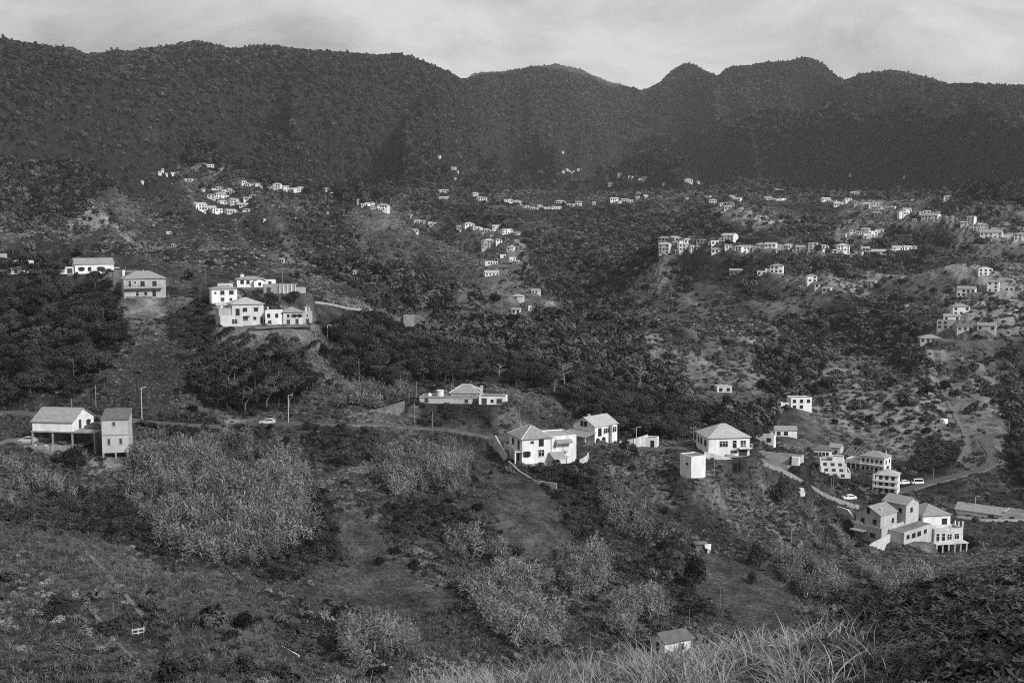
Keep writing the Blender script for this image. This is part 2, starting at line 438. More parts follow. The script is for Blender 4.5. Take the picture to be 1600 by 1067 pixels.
# ------------------------------------------------------------------ materials
MATS = {}
def mat(name, col, rough=0.85, var=0.0, scale=4.0, bump=0.0, rnd=0.0, transl=0.0, spec=0.2, wave=None, attr=None, stain=0.0, metal=0.0):
    if name in MATS: return MATS[name]
    m = bpy.data.materials.new(name)
    m.use_nodes = True
    t = m.node_tree
    b = t.nodes['Principled BSDF']
    b.inputs['Roughness'].default_value = rough
    b.inputs['Specular IOR Level'].default_value = spec
    b.inputs['Metallic'].default_value = metal
    last = None
    val = N(t, 'ShaderNodeValue'); val.outputs[0].default_value = col
    last = val.outputs[0]
    def mul(a, bsock):
        q = N(t, 'ShaderNodeMath', operation='MULTIPLY')
        t.links.new(a, q.inputs[0]); t.links.new(bsock, q.inputs[1])
        return q.outputs[0]
    if attr:
        at = N(t, 'ShaderNodeAttribute'); at.attribute_name = attr
        last = mul(last, at.outputs['Fac'])
    geo = N(t, 'ShaderNodeTexCoord')
    if var:
        nz = N(t, 'ShaderNodeTexNoise'); nz.inputs['Scale'].default_value = scale; nz.inputs['Detail'].default_value = 6; nz.inputs['Roughness'].default_value = 0.6
        t.links.new(geo.outputs['Object'], nz.inputs['Vector'])
        mr = N(t, 'ShaderNodeMapRange'); mr.inputs['From Min'].default_value = 0.3; mr.inputs['From Max'].default_value = 0.7
        mr.inputs['To Min'].default_value = 1 - var; mr.inputs['To Max'].default_value = 1 + var
        t.links.new(nz.outputs['Fac'], mr.inputs['Value'])
        last = mul(last, mr.outputs[0])
        if bump:
            bp = N(t, 'ShaderNodeBump'); bp.inputs['Strength'].default_value = bump; bp.inputs['Distance'].default_value = 0.3
            t.links.new(nz.outputs['Fac'], bp.inputs['Height'])
            t.links.new(bp.outputs[0], b.inputs['Normal'])
    if stain:            # rain streaks running down walls
        mpn = N(t, 'ShaderNodeMapping'); mpn.inputs['Scale'].default_value = (0.5, 0.5, 0.12)
        t.links.new(geo.outputs['Object'], mpn.inputs[0])
        nz2 = N(t, 'ShaderNodeTexNoise'); nz2.inputs['Scale'].default_value = 1.7; nz2.inputs['Detail'].default_value = 5
        t.links.new(mpn.outputs[0], nz2.inputs['Vector'])
        mr2 = N(t, 'ShaderNodeMapRange'); mr2.inputs['From Min'].default_value = 0.35; mr2.inputs['From Max'].default_value = 0.62
        mr2.inputs['To Min'].default_value = 1 - stain * 0.6; mr2.inputs['To Max'].default_value = 1.0
        t.links.new(nz2.outputs['Fac'], mr2.inputs['Value'])
        last = mul(last, mr2.outputs[0])
    if wave:
        wv = N(t, 'ShaderNodeTexWave'); wv.inputs['Scale'].default_value = wave; wv.bands_direction = 'Z'; wv.inputs['Distortion'].default_value = 0.6
        t.links.new(geo.outputs['Object'], wv.inputs['Vector'])
        mr3 = N(t, 'ShaderNodeMapRange'); mr3.inputs['To Min'].default_value = 0.8; mr3.inputs['To Max'].default_value = 1.1
        t.links.new(wv.outputs['Fac'], mr3.inputs['Value'])
        last = mul(last, mr3.outputs[0])
        bp = N(t, 'ShaderNodeBump'); bp.inputs['Strength'].default_value = 0.4; bp.inputs['Distance'].default_value = 0.05
        t.links.new(wv.outputs['Fac'], bp.inputs['Height']); t.links.new(bp.outputs[0], b.inputs['Normal'])
    if rnd:
        oi = N(t, 'ShaderNodeObjectInfo')
        mr4 = N(t, 'ShaderNodeMapRange'); mr4.inputs['To Min'].default_value = 1 - rnd; mr4.inputs['To Max'].default_value = 1 + rnd
        t.links.new(oi.outputs['Random'], mr4.inputs['Value'])
        last = mul(last, mr4.outputs[0])
    cb = N(t, 'ShaderNodeCombineColor')
    for i in range(3): t.links.new(last, cb.inputs[i])
    t.links.new(cb.outputs[0], b.inputs['Base Color'])
    if transl:
        tr = N(t, 'ShaderNodeBsdfTranslucent'); t.links.new(cb.outputs[0], tr.inputs[0])
        mx = N(t, 'ShaderNodeMixShader'); mx.inputs[0].default_value = transl
        o = t.nodes['Material Output']
        t.links.new(b.outputs[0], mx.inputs[1]); t.links.new(tr.outputs[0], mx.inputs[2]); t.links.new(mx.outputs[0], o.inputs[0])
    MATS[name] = m
    return m

M_LAND = mat('soil_and_low_growth', 1.0, 0.95, var=0.5, scale=1.4, bump=0.35, attr='tone', spec=0.0)
_t = M_LAND.node_tree          # fields, thin soil and clumps a few metres across
_b = _t.nodes['Principled BSDF']
_src = _b.inputs['Base Color'].links[0].from_socket
_nz = N(_t, 'ShaderNodeTexNoise'); _nz.inputs['Scale'].default_value = 0.16; _nz.inputs['Detail'].default_value = 9; _nz.inputs['Roughness'].default_value = 0.72
_tc = N(_t, 'ShaderNodeTexCoord'); _t.links.new(_tc.outputs['Object'], _nz.inputs['Vector'])
_mr = N(_t, 'ShaderNodeMapRange'); _mr.inputs['From Min'].default_value = 0.32; _mr.inputs['From Max'].default_value = 0.68; _mr.inputs['To Min'].default_value = 0.25; _mr.inputs['To Max'].default_value = 1.75
_t.links.new(_nz.outputs['Fac'], _mr.inputs['Value'])
_vm = N(_t, 'ShaderNodeVectorMath', operation='SCALE'); _t.links.new(_src, _vm.inputs[0]); _t.links.new(_mr.outputs[0], _vm.inputs['Scale']); _t.links.new(_vm.outputs[0], _b.inputs['Base Color'])
M_FOREST = mat('far_tree_leaves', 0.048, 0.9, rnd=0.75, transl=0.03, spec=0.02)
M_FOREST2 = mat('pale_far_tree_leaves', 0.08, 0.9, rnd=0.6, transl=0.03, spec=0.02)
M_MID = mat('slope_tree_leaves', 0.08, 0.9, rnd=0.75, transl=0.04, spec=0.03)
M_LEAF = mat('tree_leaves', 0.048, 0.8, rnd=0.7, transl=0.04, spec=0.06)
M_SCRUB = mat('scrub_leaves', 0.075, 0.8, rnd=0.7, transl=0.05, spec=0.05)
M_SCRUBL = mat('pale_scrub_leaves', 0.22, 0.8, rnd=0.5, transl=0.08, spec=0.08)
M_SLOPE = mat('slope_shrub_leaves', 0.14, 0.85, rnd=0.6, transl=0.05, spec=0.04)
M_GRASS = mat('grass_blades', 0.105, 0.8, rnd=0.6, transl=0.12, spec=0.08)
M_CANE = mat('cane_leaves', 0.165, 0.7, rnd=0.6, transl=0.1, spec=0.12)
M_REED = mat('bank_grass_leaves', 0.2, 0.7, rnd=0.65, transl=0.1, spec=0.1)
M_GLOSS = mat('glossy_shrub_leaves', 0.085, 0.5, rnd=0.5, transl=0.08, spec=0.25)
M_BARK = mat('bark', 0.09, 0.9, var=0.4, scale=3)
M_PALEBARK = mat('pale_dead_wood', 0.2, 0.8, var=0.3, scale=3)

# ------------------------------------------------------------------ object helpers
def link(o, parent=None):
    COL.objects.link(o)
    if parent is not None: o.parent = parent
    return o
def tag(o, label=None, cat=None, group=None, kind=None):
    if label: o['label'] = label
    if cat: o['category'] = cat
    if group: o['group'] = group
    if kind: o['kind'] = kind
    return o
def mesh_np(name, verts, quads, m, smooth=False):
    me = bpy.data.meshes.new(name)
    verts = np.asarray(verts, np.float32); quads = np.asarray(quads, np.int32)
    k = quads.shape[1]
    me.vertices.add(len(verts)); me.vertices.foreach_set('co', verts.ravel())
    me.loops.add(quads.size); me.loops.foreach_set('vertex_index', quads.ravel())
    me.polygons.add(len(quads)); me.polygons.foreach_set('loop_start', np.arange(0, quads.size, k, dtype=np.int32))
    me.polygons.foreach_set('loop_total', np.full(len(quads), k, np.int32))
    if smooth: me.polygons.foreach_set('use_smooth', np.ones(len(quads), bool))
    me.update(calc_edges=True)
    me.materials.append(m)
    return me
def empty(name, loc, rz=0):
    o = bpy.data.objects.new(name, None)
    o.location = loc; o.rotation_euler = (0, 0, rz); o.empty_display_size = 0.5
    return link(o)

idx = np.arange(NU * ND).reshape(ND, NU)
Q = np.stack([idx[:-1, :-1], idx[:-1, 1:], idx[1:, 1:], idx[1:, :-1]], -1).reshape(-1, 4)
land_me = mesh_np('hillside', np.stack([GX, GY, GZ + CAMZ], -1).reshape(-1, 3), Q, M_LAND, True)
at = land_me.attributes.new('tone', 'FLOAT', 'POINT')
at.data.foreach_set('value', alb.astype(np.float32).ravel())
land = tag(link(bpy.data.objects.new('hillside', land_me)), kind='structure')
# ground under and behind the viewpoint
_gz = float(GZ[0].mean())
gm = mesh_np('viewpoint_ground', [(-60, -80, _gz - 1), (60, -80, _gz - 1), (60, 2.6, _gz - 0.3), (-60, 2.6, _gz - 0.3)], [(0, 1, 2, 3)], mat('trodden_soil', 0.08, var=0.3, scale=1))
tag(link(bpy.data.objects.new('viewpoint_ground', gm)), kind='structure')
# ------------------------------------------------------------------ plant shapes
def leaf_quads(C, Nrm, Tan, L, W):
    """pointed four-cornered leaves, slightly bent"""
    S = np.cross(Nrm, Tan)
    S /= np.linalg.norm(S, axis=1, keepdims=True) + 1e-9
    L = np.broadcast_to(L, (len(C),))[:, None]; W = np.broadcast_to(W, (len(C),))[:, None]
    a = C - Tan * L * 0.5
    b = C + S * W * 0.5 + Nrm * W * 0.18
    c = C + Tan * L * 0.5 - Nrm * L * 0.12
    d = C - S * W * 0.5 + Nrm * W * 0.18
    V = np.stack([a, b, c, d], 1).reshape(-1, 3)
    return V, np.arange(len(V)).reshape(-1, 4)
def unit(n, r):
    v = r.normal(size=(n, 3))
    return v / np.linalg.norm(v, axis=1, keepdims=True)
def crown_mesh(name, m, lobes, nleaf, leaf, seed, aspect=1.6, up=0.25):
    """lobes: (x, y, z, rx, rz) clumps of foliage; leaves fill the shell of every clump"""
    r = np.random.default_rng(seed)
    lob = np.array(lobes, float)
    wgt = lob[:, 3] ** 2; wgt /= wgt.sum()
    k = r.choice(len(lob), nleaf, p=wgt)
    n = unit(nleaf, r)
    n[:, 2] = np.where(n[:, 2] < -0.35, -n[:, 2], n[:, 2])
    rad = r.uniform(0.55, 1.0, nleaf) ** 0.6
    wob = 1 + 0.22 * np.sin(n[:, 0] * 5 + k * 2.1) * np.cos(n[:, 1] * 4 + k)
    c = lob[k, :3] + n * (lob[k, 3:4] * np.array([1, 1, 0]) + lob[k, 4:5] * np.array([0, 0, 1])) * (rad * wob)[:, None]
    nn = n * 0.7 + unit(nleaf, r) * 0.75 + np.array([0, 0, up])
    nn /= np.linalg.norm(nn, axis=1, keepdims=True)
    t = np.cross(nn, unit(nleaf, r)); t /= np.linalg.norm(t, axis=1, keepdims=True) + 1e-9
    l = leaf * r.uniform(0.6, 1.4, nleaf)
    V, F = leaf_quads(c, nn, t, l, l / aspect)
    return mesh_np(name, V, F, m)
def lobes_round(n, R, H, z0, seed, flat=0.8, spread=0.65):
    r = random.Random(seed)
    L = []
    for i in range(n):
        a, q = r.uniform(0, 6.283), math.sqrt(r.random()) * R * spread
        z = z0 + H * (0.25 + 0.6 * r.random() * (1 - 0.55 * q / R))
        s = R * r.uniform(0.32, 0.56)
        L.append((math.cos(a) * q, math.sin(a) * q, z, s, s * flat))
    return L
def tube_geo(path, radii, seg=6):
    V, F = [], []
    for i, p in enumerate(path):
        p = Vector(p)
        q = Vector(path[min(i + 1, len(path) - 1)]) - Vector(path[max(i - 1, 0)])
        q.normalize()
        a = q.orthogonal().normalized(); b = q.cross(a)
        for s in range(seg):
            t = 6.28319 * s / seg
            V.append(p + (a * math.cos(t) + b * math.sin(t)) * radii[i])
    for i in range(len(path) - 1):
        for s in range(seg):
            F.append((i * seg + s, i * seg + (s + 1) % seg, (i + 1) * seg + (s + 1) % seg, (i + 1) * seg + s))
    return V, F
def tubes_mesh(name, tubes, m, seg=5):
    V, F = [], []
    for path, rad in tubes:
        v, f = tube_geo(path, rad, seg)
        F += [tuple(i + len(V) for i in q) for q in f]; V += v
    return mesh_np(name, [tuple(v) for v in V], F, m)
def limbs(H, R, n, seed, base=0.2, lean=0.0, start=0.35):
    r = random.Random(seed)
    lx = lean * H
    T = [([(0, 0, -0.8), (lx * 0.1, 0, H * 0.3), (lx * 0.45, 0.05 * H, H * 0.62), (lx, 0, H * 0.9)], [base, base * 0.8, base * 0.55, base * 0.2])]
    for i in range(n):
        t = r.uniform(start, 0.8); a = r.uniform(0, 6.283)
        z = H * t; x0 = lx * t * t
        e = R * r.uniform(0.5, 0.9)
        T.append(([(x0, 0, z), (x0 + math.cos(a) * e * 0.5, math.sin(a) * e * 0.5, z + H * 0.1), (x0 + math.cos(a) * e, math.sin(a) * e, z + H * r.uniform(0.12, 0.28))], [base * 0.45, base * 0.3, base * 0.08]))
    return T
def blades_mesh(name, m, n, h, w, spread, seed, bend=0.5, seg=3):
    """tuft of arching blades rising from the ground"""
    r = np.random.default_rng(seed)
    a = r.uniform(0, 6.283, n); q = np.sqrt(r.random(n)) * spread
    base = np.stack([np.cos(a) * q, np.sin(a) * q, np.full(n, -0.1 * h)], -1)
    d = r.uniform(0, 6.283, n)
    dirv = np.stack([np.cos(d), np.sin(d), np.zeros(n)], -1)
    side = np.stack([-np.sin(d), np.cos(d), np.zeros(n)], -1)
    tw = r.uniform(-1, 1, n)[:, None]
    side = side * np.cos(tw) + dirv * np.sin(tw)
    hh = h * r.uniform(0.55, 1.15, n)[:, None]; bb = bend * r.uniform(0.25, 1.3, n)[:, None]
    V, F = [], []
    rows = []
    for s in range(seg + 1):
        t = s / seg
        c = base + np.array([0, 0, 1]) * hh * (t - 0.35 * bb * t ** 3) + dirv * hh * bb * t ** 2.2
        ww = w * (1 - t) ** 0.7 * (0.6 + 0.8 * t) if s < seg else w * 0.06
        rows.append((c - side * ww * 0.5, c + side * ww * 0.5))
    V = np.stack([p for row in rows for p in row], 1).reshape(-1, 3)
    k = 2 * (seg + 1)
    o = (np.arange(n) * k)[:, None]
    F = np.concatenate([o + np.array([[2 * s, 2 * s + 1, 2 * s + 3, 2 * s + 2]]) for s in range(seg)], 0)
    return mesh_np(name, V, F, m)

def cane_mesh(name, m, n, h, spread, seed):
    """stand of giant cane: upright stems with long drooping leaves along them"""
    r = np.random.default_rng(seed)
    C, Nn, T, L, W = [], [], [], [], []
    for i in range(n):
        a, q = r.uniform(0, 6.283), math.sqrt(r.random()) * spread
        bx, by = math.cos(a) * q, math.sin(a) * q
        hh = h * r.uniform(0.6, 1.1); lx, ly = r.normal(0, 0.1, 2)
        ph = r.uniform(0, 3.14)
        for k in range(8):
            t = 0.3 + 0.7 * k / 7
            s = 1 if k % 2 else -1
            az = ph + r.normal(0, 0.4) + (0 if s > 0 else math.pi)
            drp = r.uniform(-0.45, 0.75) if t < 0.9 else r.uniform(0.7, 1.6)
            tv = np.array([math.cos(az) * 0.8, math.sin(az) * 0.8, drp]); tv /= np.linalg.norm(tv)
            ll = h * r.uniform(0.19, 0.35)
            c = np.array([bx + lx * hh * t, by + ly * hh * t, hh * t]) + tv * ll * 0.5
            nv = np.cross(tv, np.cross(np.array([0, 0, 1.0]), tv) + r.normal(0, 0.3, 3)); nv /= np.linalg.norm(nv) + 1e-9
            C.append(c); Nn.append(nv); T.append(tv); L.append(ll); W.append(ll * 0.18)
    V, F = leaf_quads(np.array(C), np.array(Nn), np.array(T), np.array(L), np.array(W))
    return mesh_np(name, V, F, m)

def scatter(name, protos, pts, rz, scl, idx, label=None, tilt=0.12):
    """one object: every point carries one of the plant shapes (geometry nodes)"""
    n = len(pts)
    me = bpy.data.meshes.new(name)
    me.vertices.add(n)
    me.vertices.foreach_set('co', np.asarray(pts, np.float32).ravel())
    rot = np.stack([rng.normal(0, tilt, n), rng.normal(0, tilt, n), rz], -1).astype(np.float32)
    me.attributes.new('rot', 'FLOAT_VECTOR', 'POINT').data.foreach_set('vector', rot.ravel())
    me.attributes.new('scl', 'FLOAT', 'POINT').data.foreach_set('value', np.asarray(scl, np.float32))
    me.attributes.new('pick', 'INT', 'POINT').data.foreach_set('value', np.asarray(idx, np.int32))
    o = tag(link(bpy.data.objects.new(name, me)), label=label, kind='stuff')
    g = bpy.data.node_groups.new(name, 'GeometryNodeTree')
    g.interface.new_socket('Geometry', in_out='INPUT', socket_type='NodeSocketGeometry')
    g.interface.new_socket('Geometry', in_out='OUTPUT', socket_type='NodeSocketGeometry')
    gi, go = g.nodes.new('NodeGroupInput'), g.nodes.new('NodeGroupOutput')
    jn = g.nodes.new('GeometryNodeJoinGeometry')
    infos = []
    for pm in protos:
        po = bpy.data.objects.new(pm.name + '_shape', pm)      # never linked to the scene
        oi = g.nodes.new('GeometryNodeObjectInfo'); oi.inputs['Object'].default_value = po; oi.inputs['As Instance'].default_value = True
        infos.append(oi)
    for oi in reversed(infos): g.links.new(oi.outputs['Geometry'], jn.inputs[0])
    ip = g.nodes.new('GeometryNodeInstanceOnPoints')
    def named(a, t):
        q = g.nodes.new('GeometryNodeInputNamedAttribute'); q.data_type = t; q.inputs['Name'].default_value = a
        return q.outputs['Attribute']
    g.links.new(gi.outputs[0], ip.inputs['Points']); g.links.new(jn.outputs[0], ip.inputs['Instance'])
    ip.inputs['Pick Instance'].default_value = True
    g.links.new(named('pick', 'INT'), ip.inputs['Instance Index'])
    er = g.nodes.new('FunctionNodeEulerToRotation'); g.links.new(named('rot', 'FLOAT_VECTOR'), er.inputs[0]); g.links.new(er.outputs[0], ip.inputs['Rotation'])
    g.links.new(named('scl', 'FLOAT'), ip.inputs['Scale'])
    g.links.new(ip.outputs[0], go.inputs[0])
    o.modifiers.new('growth', 'NODES').node_group = g
    return o

# ------------------------------------------------------------------ where plants stand: sampling of the land grid
cx = (GX[:-1, :-1] + GX[1:, 1:]) / 2; cy = (GY[:-1, :-1] + GY[1:, 1:]) / 2; cz = (GZ[:-1, :-1] + GZ[1:, 1:]) / 2
e1 = np.stack([GX[:-1, 1:] - GX[:-1, :-1], GY[:-1, 1:] - GY[:-1, :-1], GZ[:-1, 1:] - GZ[:-1, :-1]], -1)
e2 = np.stack([GX[1:, :-1] - GX[:-1, :-1], GY[1:, :-1] - GY[:-1, :-1], GZ[1:, :-1] - GZ[:-1, :-1]], -1)
AREA = np.abs(np.cross(e1, e2)[..., 2])
RUNMIN = np.minimum.accumulate(GV, 0)
SEEN = (GV <= RUNMIN + 14 * 240 / np.maximum(GY, 120))[:-1, :-1] & (GU[:-1, :-1] > -130) & (GU[:-1, :-1] < 1800) & (GV[:-1, :-1] < 1230)
CLEAR = []           # circles kept free of tall plants: (x, y, r)
def sample(dens, cap=None):
    """dens: plants per square metre on every land cell"""
    lam = np.where(SEEN, dens, 0) * AREA
    if cap and lam.sum() > cap: lam *= cap / lam.sum()
    n = rng.poisson(lam)
    i, j = np.nonzero(n)
    k = n[i, j]
    i, j = np.repeat(i, k), np.repeat(j, k)
    s, t = rng.random(len(i)), rng.random(len(i))
    def bl(M): return (M[i, j] * (1 - s) + M[i, j + 1] * s) * (1 - t) + (M[i + 1, j] * (1 - s) + M[i + 1, j + 1] * s) * t
    p = np.stack([bl(GX), bl(GY), bl(GZ) + CAMZ], -1)
    ok = np.ones(len(p), bool)
    for (x, y, r) in CLEAR: ok &= (p[:, 0] - x) ** 2 + (p[:, 1] - y) ** 2 > r * r
    ok &= ~on_road(p[:, 0], p[:, 1])
    return p[ok], i[ok], j[ok]
def c_(M): return M[:-1, :-1]
# ------------------------------------------------------------------ building helpers
class MB:
    def __init__(s): s.v, s.f = [], []
    def add(s, V, F):
        o = len(s.v); s.v += [tuple(p) for p in V]; s.f += [tuple(i + o for i in q) for q in F]; return s
    def box(s, x0, x1, y0, y1, z0, z1):
        V = [(x, y, z) for z in (z0, z1) for y in (y0, y1) for x in (x0, x1)]
        return s.add(V, [(0, 2, 3, 1), (4, 5, 7, 6), (0, 1, 5, 4), (2, 6, 7, 3), (0, 4, 6, 2), (1, 3, 7, 5)])
    def gable(s, x0, x1, y0, y1, z0, rh, ov=0.3, th=0.16, along='x'):
        """two pitched slabs with thickness; ridge along x or y"""
        x0 -= ov; x1 += ov; y0 -= ov; y1 += ov
        if along == 'x':
            m = (y0 + y1) / 2
            pr = [(y0, z0), (m, z0 + rh), (y1, z0), (y1, z0 + th), (m, z0 + rh + th), (y0, z0 + th)]
            V = [(x, a, b) for x in (x0, x1) for a, b in pr]
        else:
            m = (x0 + x1) / 2
            pr = [(x0, z0), (m, z0 + rh), (x1, z0), (x1, z0 + th), (m, z0 + rh + th), (x0, z0 + th)]
            V = [(a, y, b) for y in (y0, y1) for a, b in pr]
        return s.add(V, [(0, 1, 4, 5), (1, 2, 3, 4), (6, 11, 10, 7), (7, 10, 9, 8), (0, 6, 7, 1), (1, 7, 8, 2), (2, 8, 9, 3), (3, 9, 10, 4), (4, 10, 11, 5), (5, 11, 6, 0)])
    def gable_wall(s, x0, x1, y0, y1, z0, rh, along='x'):
        if along == 'x':
            m = (y0 + y1) / 2
            V = [(x, a, b) for x in (x0, x1) for a, b in ((y0, z0), (y1, z0), (m, z0 + rh))]
        else:
            m = (x0 + x1) / 2
            V = [(a, y, b) for y in (y0, y1) for a, b in ((x0, z0), (x1, z0), (m, z0 + rh))]
        return s.add(V, [(0, 1, 2), (3, 5, 4), (0, 2, 5, 3), (1, 4, 5, 2), (0, 3, 4, 1)])
    def hip(s, x0, x1, y0, y1, z0, rh, ov=0.4, th=0.14):
        x0 -= ov; x1 += ov; y0 -= ov; y1 += ov
        w, d = x1 - x0, y1 - y0
        k = min(w, d) / 2 * 0.98
        mx, my = (x0 + x1) / 2, (y0 + y1) / 2
        r = ((x0 + k, my), (x1 - k, my)) if w >= d else ((mx, y0 + k), (mx, y1 - k))
        B = [(x0, y0), (x1, y0), (x1, y1), (x0, y1)]
        V = [(a, b, z0) for a, b in B] + [(a, b, z0 + th) for a, b in B] + [(a, b, z0 + rh + th) for a, b in r]
        F = [(3, 2, 1, 0), (0, 1, 5, 4), (1, 2, 6, 5), (2, 3, 7, 6), (3, 0, 4, 7)]
        if w >= d: F += [(4, 5, 9, 8), (5, 6, 9), (6, 7, 8, 9), (7, 4, 8)]
        else: F += [(4, 5, 8), (5, 6, 9, 8), (6, 7, 9), (7, 4, 8, 9)]
        s.ridges = [((x0, y0, z0 + th), (*r[0], z0 + rh + th)), ((x1, y0, z0 + th), (*(r[1] if w >= d else r[0]), z0 + rh + th)),
                    ((x1, y1, z0 + th), (*r[1], z0 + rh + th)), ((x0, y1, z0 + th), (*(r[0] if w >= d else r[1]), z0 + rh + th)), ((*r[0], z0 + rh + th), (*r[1], z0 + rh + th))]
        return s.add(V, F)
    def shed(s, x0, x1, y0, y1, zf, zb, ov=0.2, th=0.15):
        x0 -= ov; x1 += ov; y0 -= ov; y1 += ov
        V = [(x0, y0, zf), (x1, y0, zf), (x1, y1, zb), (x0, y1, zb)]
        V += [(a, b, c + th) for a, b, c in V]
        return s.add(V, [(3, 2, 1, 0), (4, 5, 6, 7), (0, 1, 5, 4), (1, 2, 6, 5), (2, 3, 7, 6), (3, 0, 4, 7)])
    def tube(s, path, radii, seg=6):
        V, F = tube_geo(path, radii if hasattr(radii, '__len__') else [radii] * len(path), seg)
        F = F + [tuple(range(seg))[::-1], tuple(len(V) - seg + i for i in range(seg))]
        return s.add(V, F)
    def mesh(s, name, m):
        me = bpy.data.meshes.new(name); me.from_pydata(s.v, [], s.f); me.materials.append(m); me.update(); return me
    def build(s, name, m, parent=None, label=None):
        return tag(link(bpy.data.objects.new(name, s.mesh(name, m)), parent), label=label)

WHITE = mat('white_wall', 0.78, 0.85, var=0.1, scale=0.5, stain=0.4, spec=0.2)
CREAM = mat('off_white_wall', 0.58, 0.85, var=0.14, scale=0.6, stain=0.45, spec=0.2)
GREYW = mat('grey_render', 0.40, 0.9, var=0.15, scale=0.7, stain=0.35, spec=0.2)
CONC = mat('bare_concrete', 0.30, 0.9, var=0.25, scale=0.8, stain=0.45, spec=0.2)
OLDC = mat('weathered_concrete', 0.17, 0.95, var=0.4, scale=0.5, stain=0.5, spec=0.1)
TILE = mat('roof_tiles', 0.27, 0.85, var=0.2, scale=1.2, wave=7.0, spec=0.2)
TILED = mat('dark_roof_tiles', 0.13, 0.85, var=0.25, scale=1.2, wave=7.0, spec=0.2)
TILEL = mat('pale_roof_tiles', 0.40, 0.85, var=0.2, scale=1.0, wave=7.0, spec=0.2)
FLATR = mat('flat_roof_felt', 0.16, 0.95, var=0.35, scale=0.6, spec=0.1)
GLASS = mat('window_glass', 0.025, 0.15, spec=0.5)
DARKW = mat('dark_shutter', 0.05, 0.6)
GREYM = mat('grey_metal', 0.25, 0.5, metal=0.5)
STEELP = mat('pale_post', 0.42, 0.7, var=0.15, scale=2)
WOODP = mat('weathered_post', 0.2, 0.9, var=0.3, scale=3)
ASPH = mat('asphalt', 0.085, 0.95, var=0.25, scale=0.4, spec=0.1)
STONE = mat('rubble_stone', 0.16, 0.95, var=0.5, scale=1.6, bump=0.6, spec=0.1)
RUBBER = mat('rubber', 0.02, 0.9)
PALEG = mat('pale_grey_wall', 0.47, 0.9, var=0.12, scale=0.6, stain=0.3, spec=0.2)
WH = {'p': PALEG, 'w': WHITE, 'c': CREAM, 'g': GREYW, 'k': CONC, 'o': OLDC}
RF = {'t': TILE, 'd': TILED, 'l': TILEL, 'f': FLATR}

_wm = {}
def win_meshes(w, h, style):
    key = (round(w, 1), round(h, 1), style)
    if key in _wm: return _wm[key]
    w, h = key[0], key[1]
    fr = MB()
    b = 0.09
    fr.box(-w / 2 - b, -w / 2, -0.07, 0.05, -b, h + b); fr.box(w / 2, w / 2 + b, -0.07, 0.05, -b, h + b)
    fr.box(-w / 2, w / 2, -0.07, 0.05, h, h + b); fr.box(-w / 2 - b * 1.6, w / 2 + b * 1.6, -0.14, 0.05, -b * 2, -b - 0.004)
    if style in 'wd':
        n = max(1, round(w / 0.7))
        for i in range(1, n): fr.box(-w / 2 + w * i / n - 0.035, -w / 2 + w * i / n + 0.035, -0.05, 0.04, 0, h)
        if h > 1.2: fr.box(-w / 2, w / 2, -0.045, 0.036, h * 0.62, h * 0.62 + 0.05)
    if style == 's':
        for q in (-1, 1): fr.box(q * (w / 2 + 0.3) - 0.2, q * (w / 2 + 0.3) + 0.2, -0.12, -0.075, 0, h)
    pn = MB().box(-w / 2, w / 2, -0.02, 0.03, -b, h)
    fm = {'w': WHITE, 's': DARKW, 'd': DARKW, 'x': GREYW}[style]
    r = (fr.mesh('window', fm), pn.mesh('pane', DARKW if style in 'x' else GLASS))
    _wm[key] = r
    return r
ROT = {'f': 0, 'l': -math.pi / 2, 'r': math.pi / 2, 'b': math.pi}
def add_window(parent, vol, side, t, z, w, h, style='w', name='window', yo=0.0):
    """t: metres along the wall from its middle"""
    x0, x1, y0, y1 = vol['x'] - vol['W'] / 2, vol['x'] + vol['W'] / 2, vol['y'], vol['y'] + vol['D']
    m = win_meshes(w, h, style)
    loc = {'f': ((x0 + x1) / 2 + t, y0 - yo, z), 'l': (x0 - yo, (y0 + y1) / 2 + t, z), 'r': (x1 + yo, (y0 + y1) / 2 + t, z), 'b': ((x0 + x1) / 2 + t, y1 + yo, z)}[side]
    o = link(bpy.data.objects.new(name, m[0]), parent)
    o.location = loc; o.rotation_euler = (0, 0, ROT[side])
    q = link(bpy.data.objects.new('pane', m[1]), o)
    return o
def facing(loc): return -math.atan2(loc[0], loc[1])
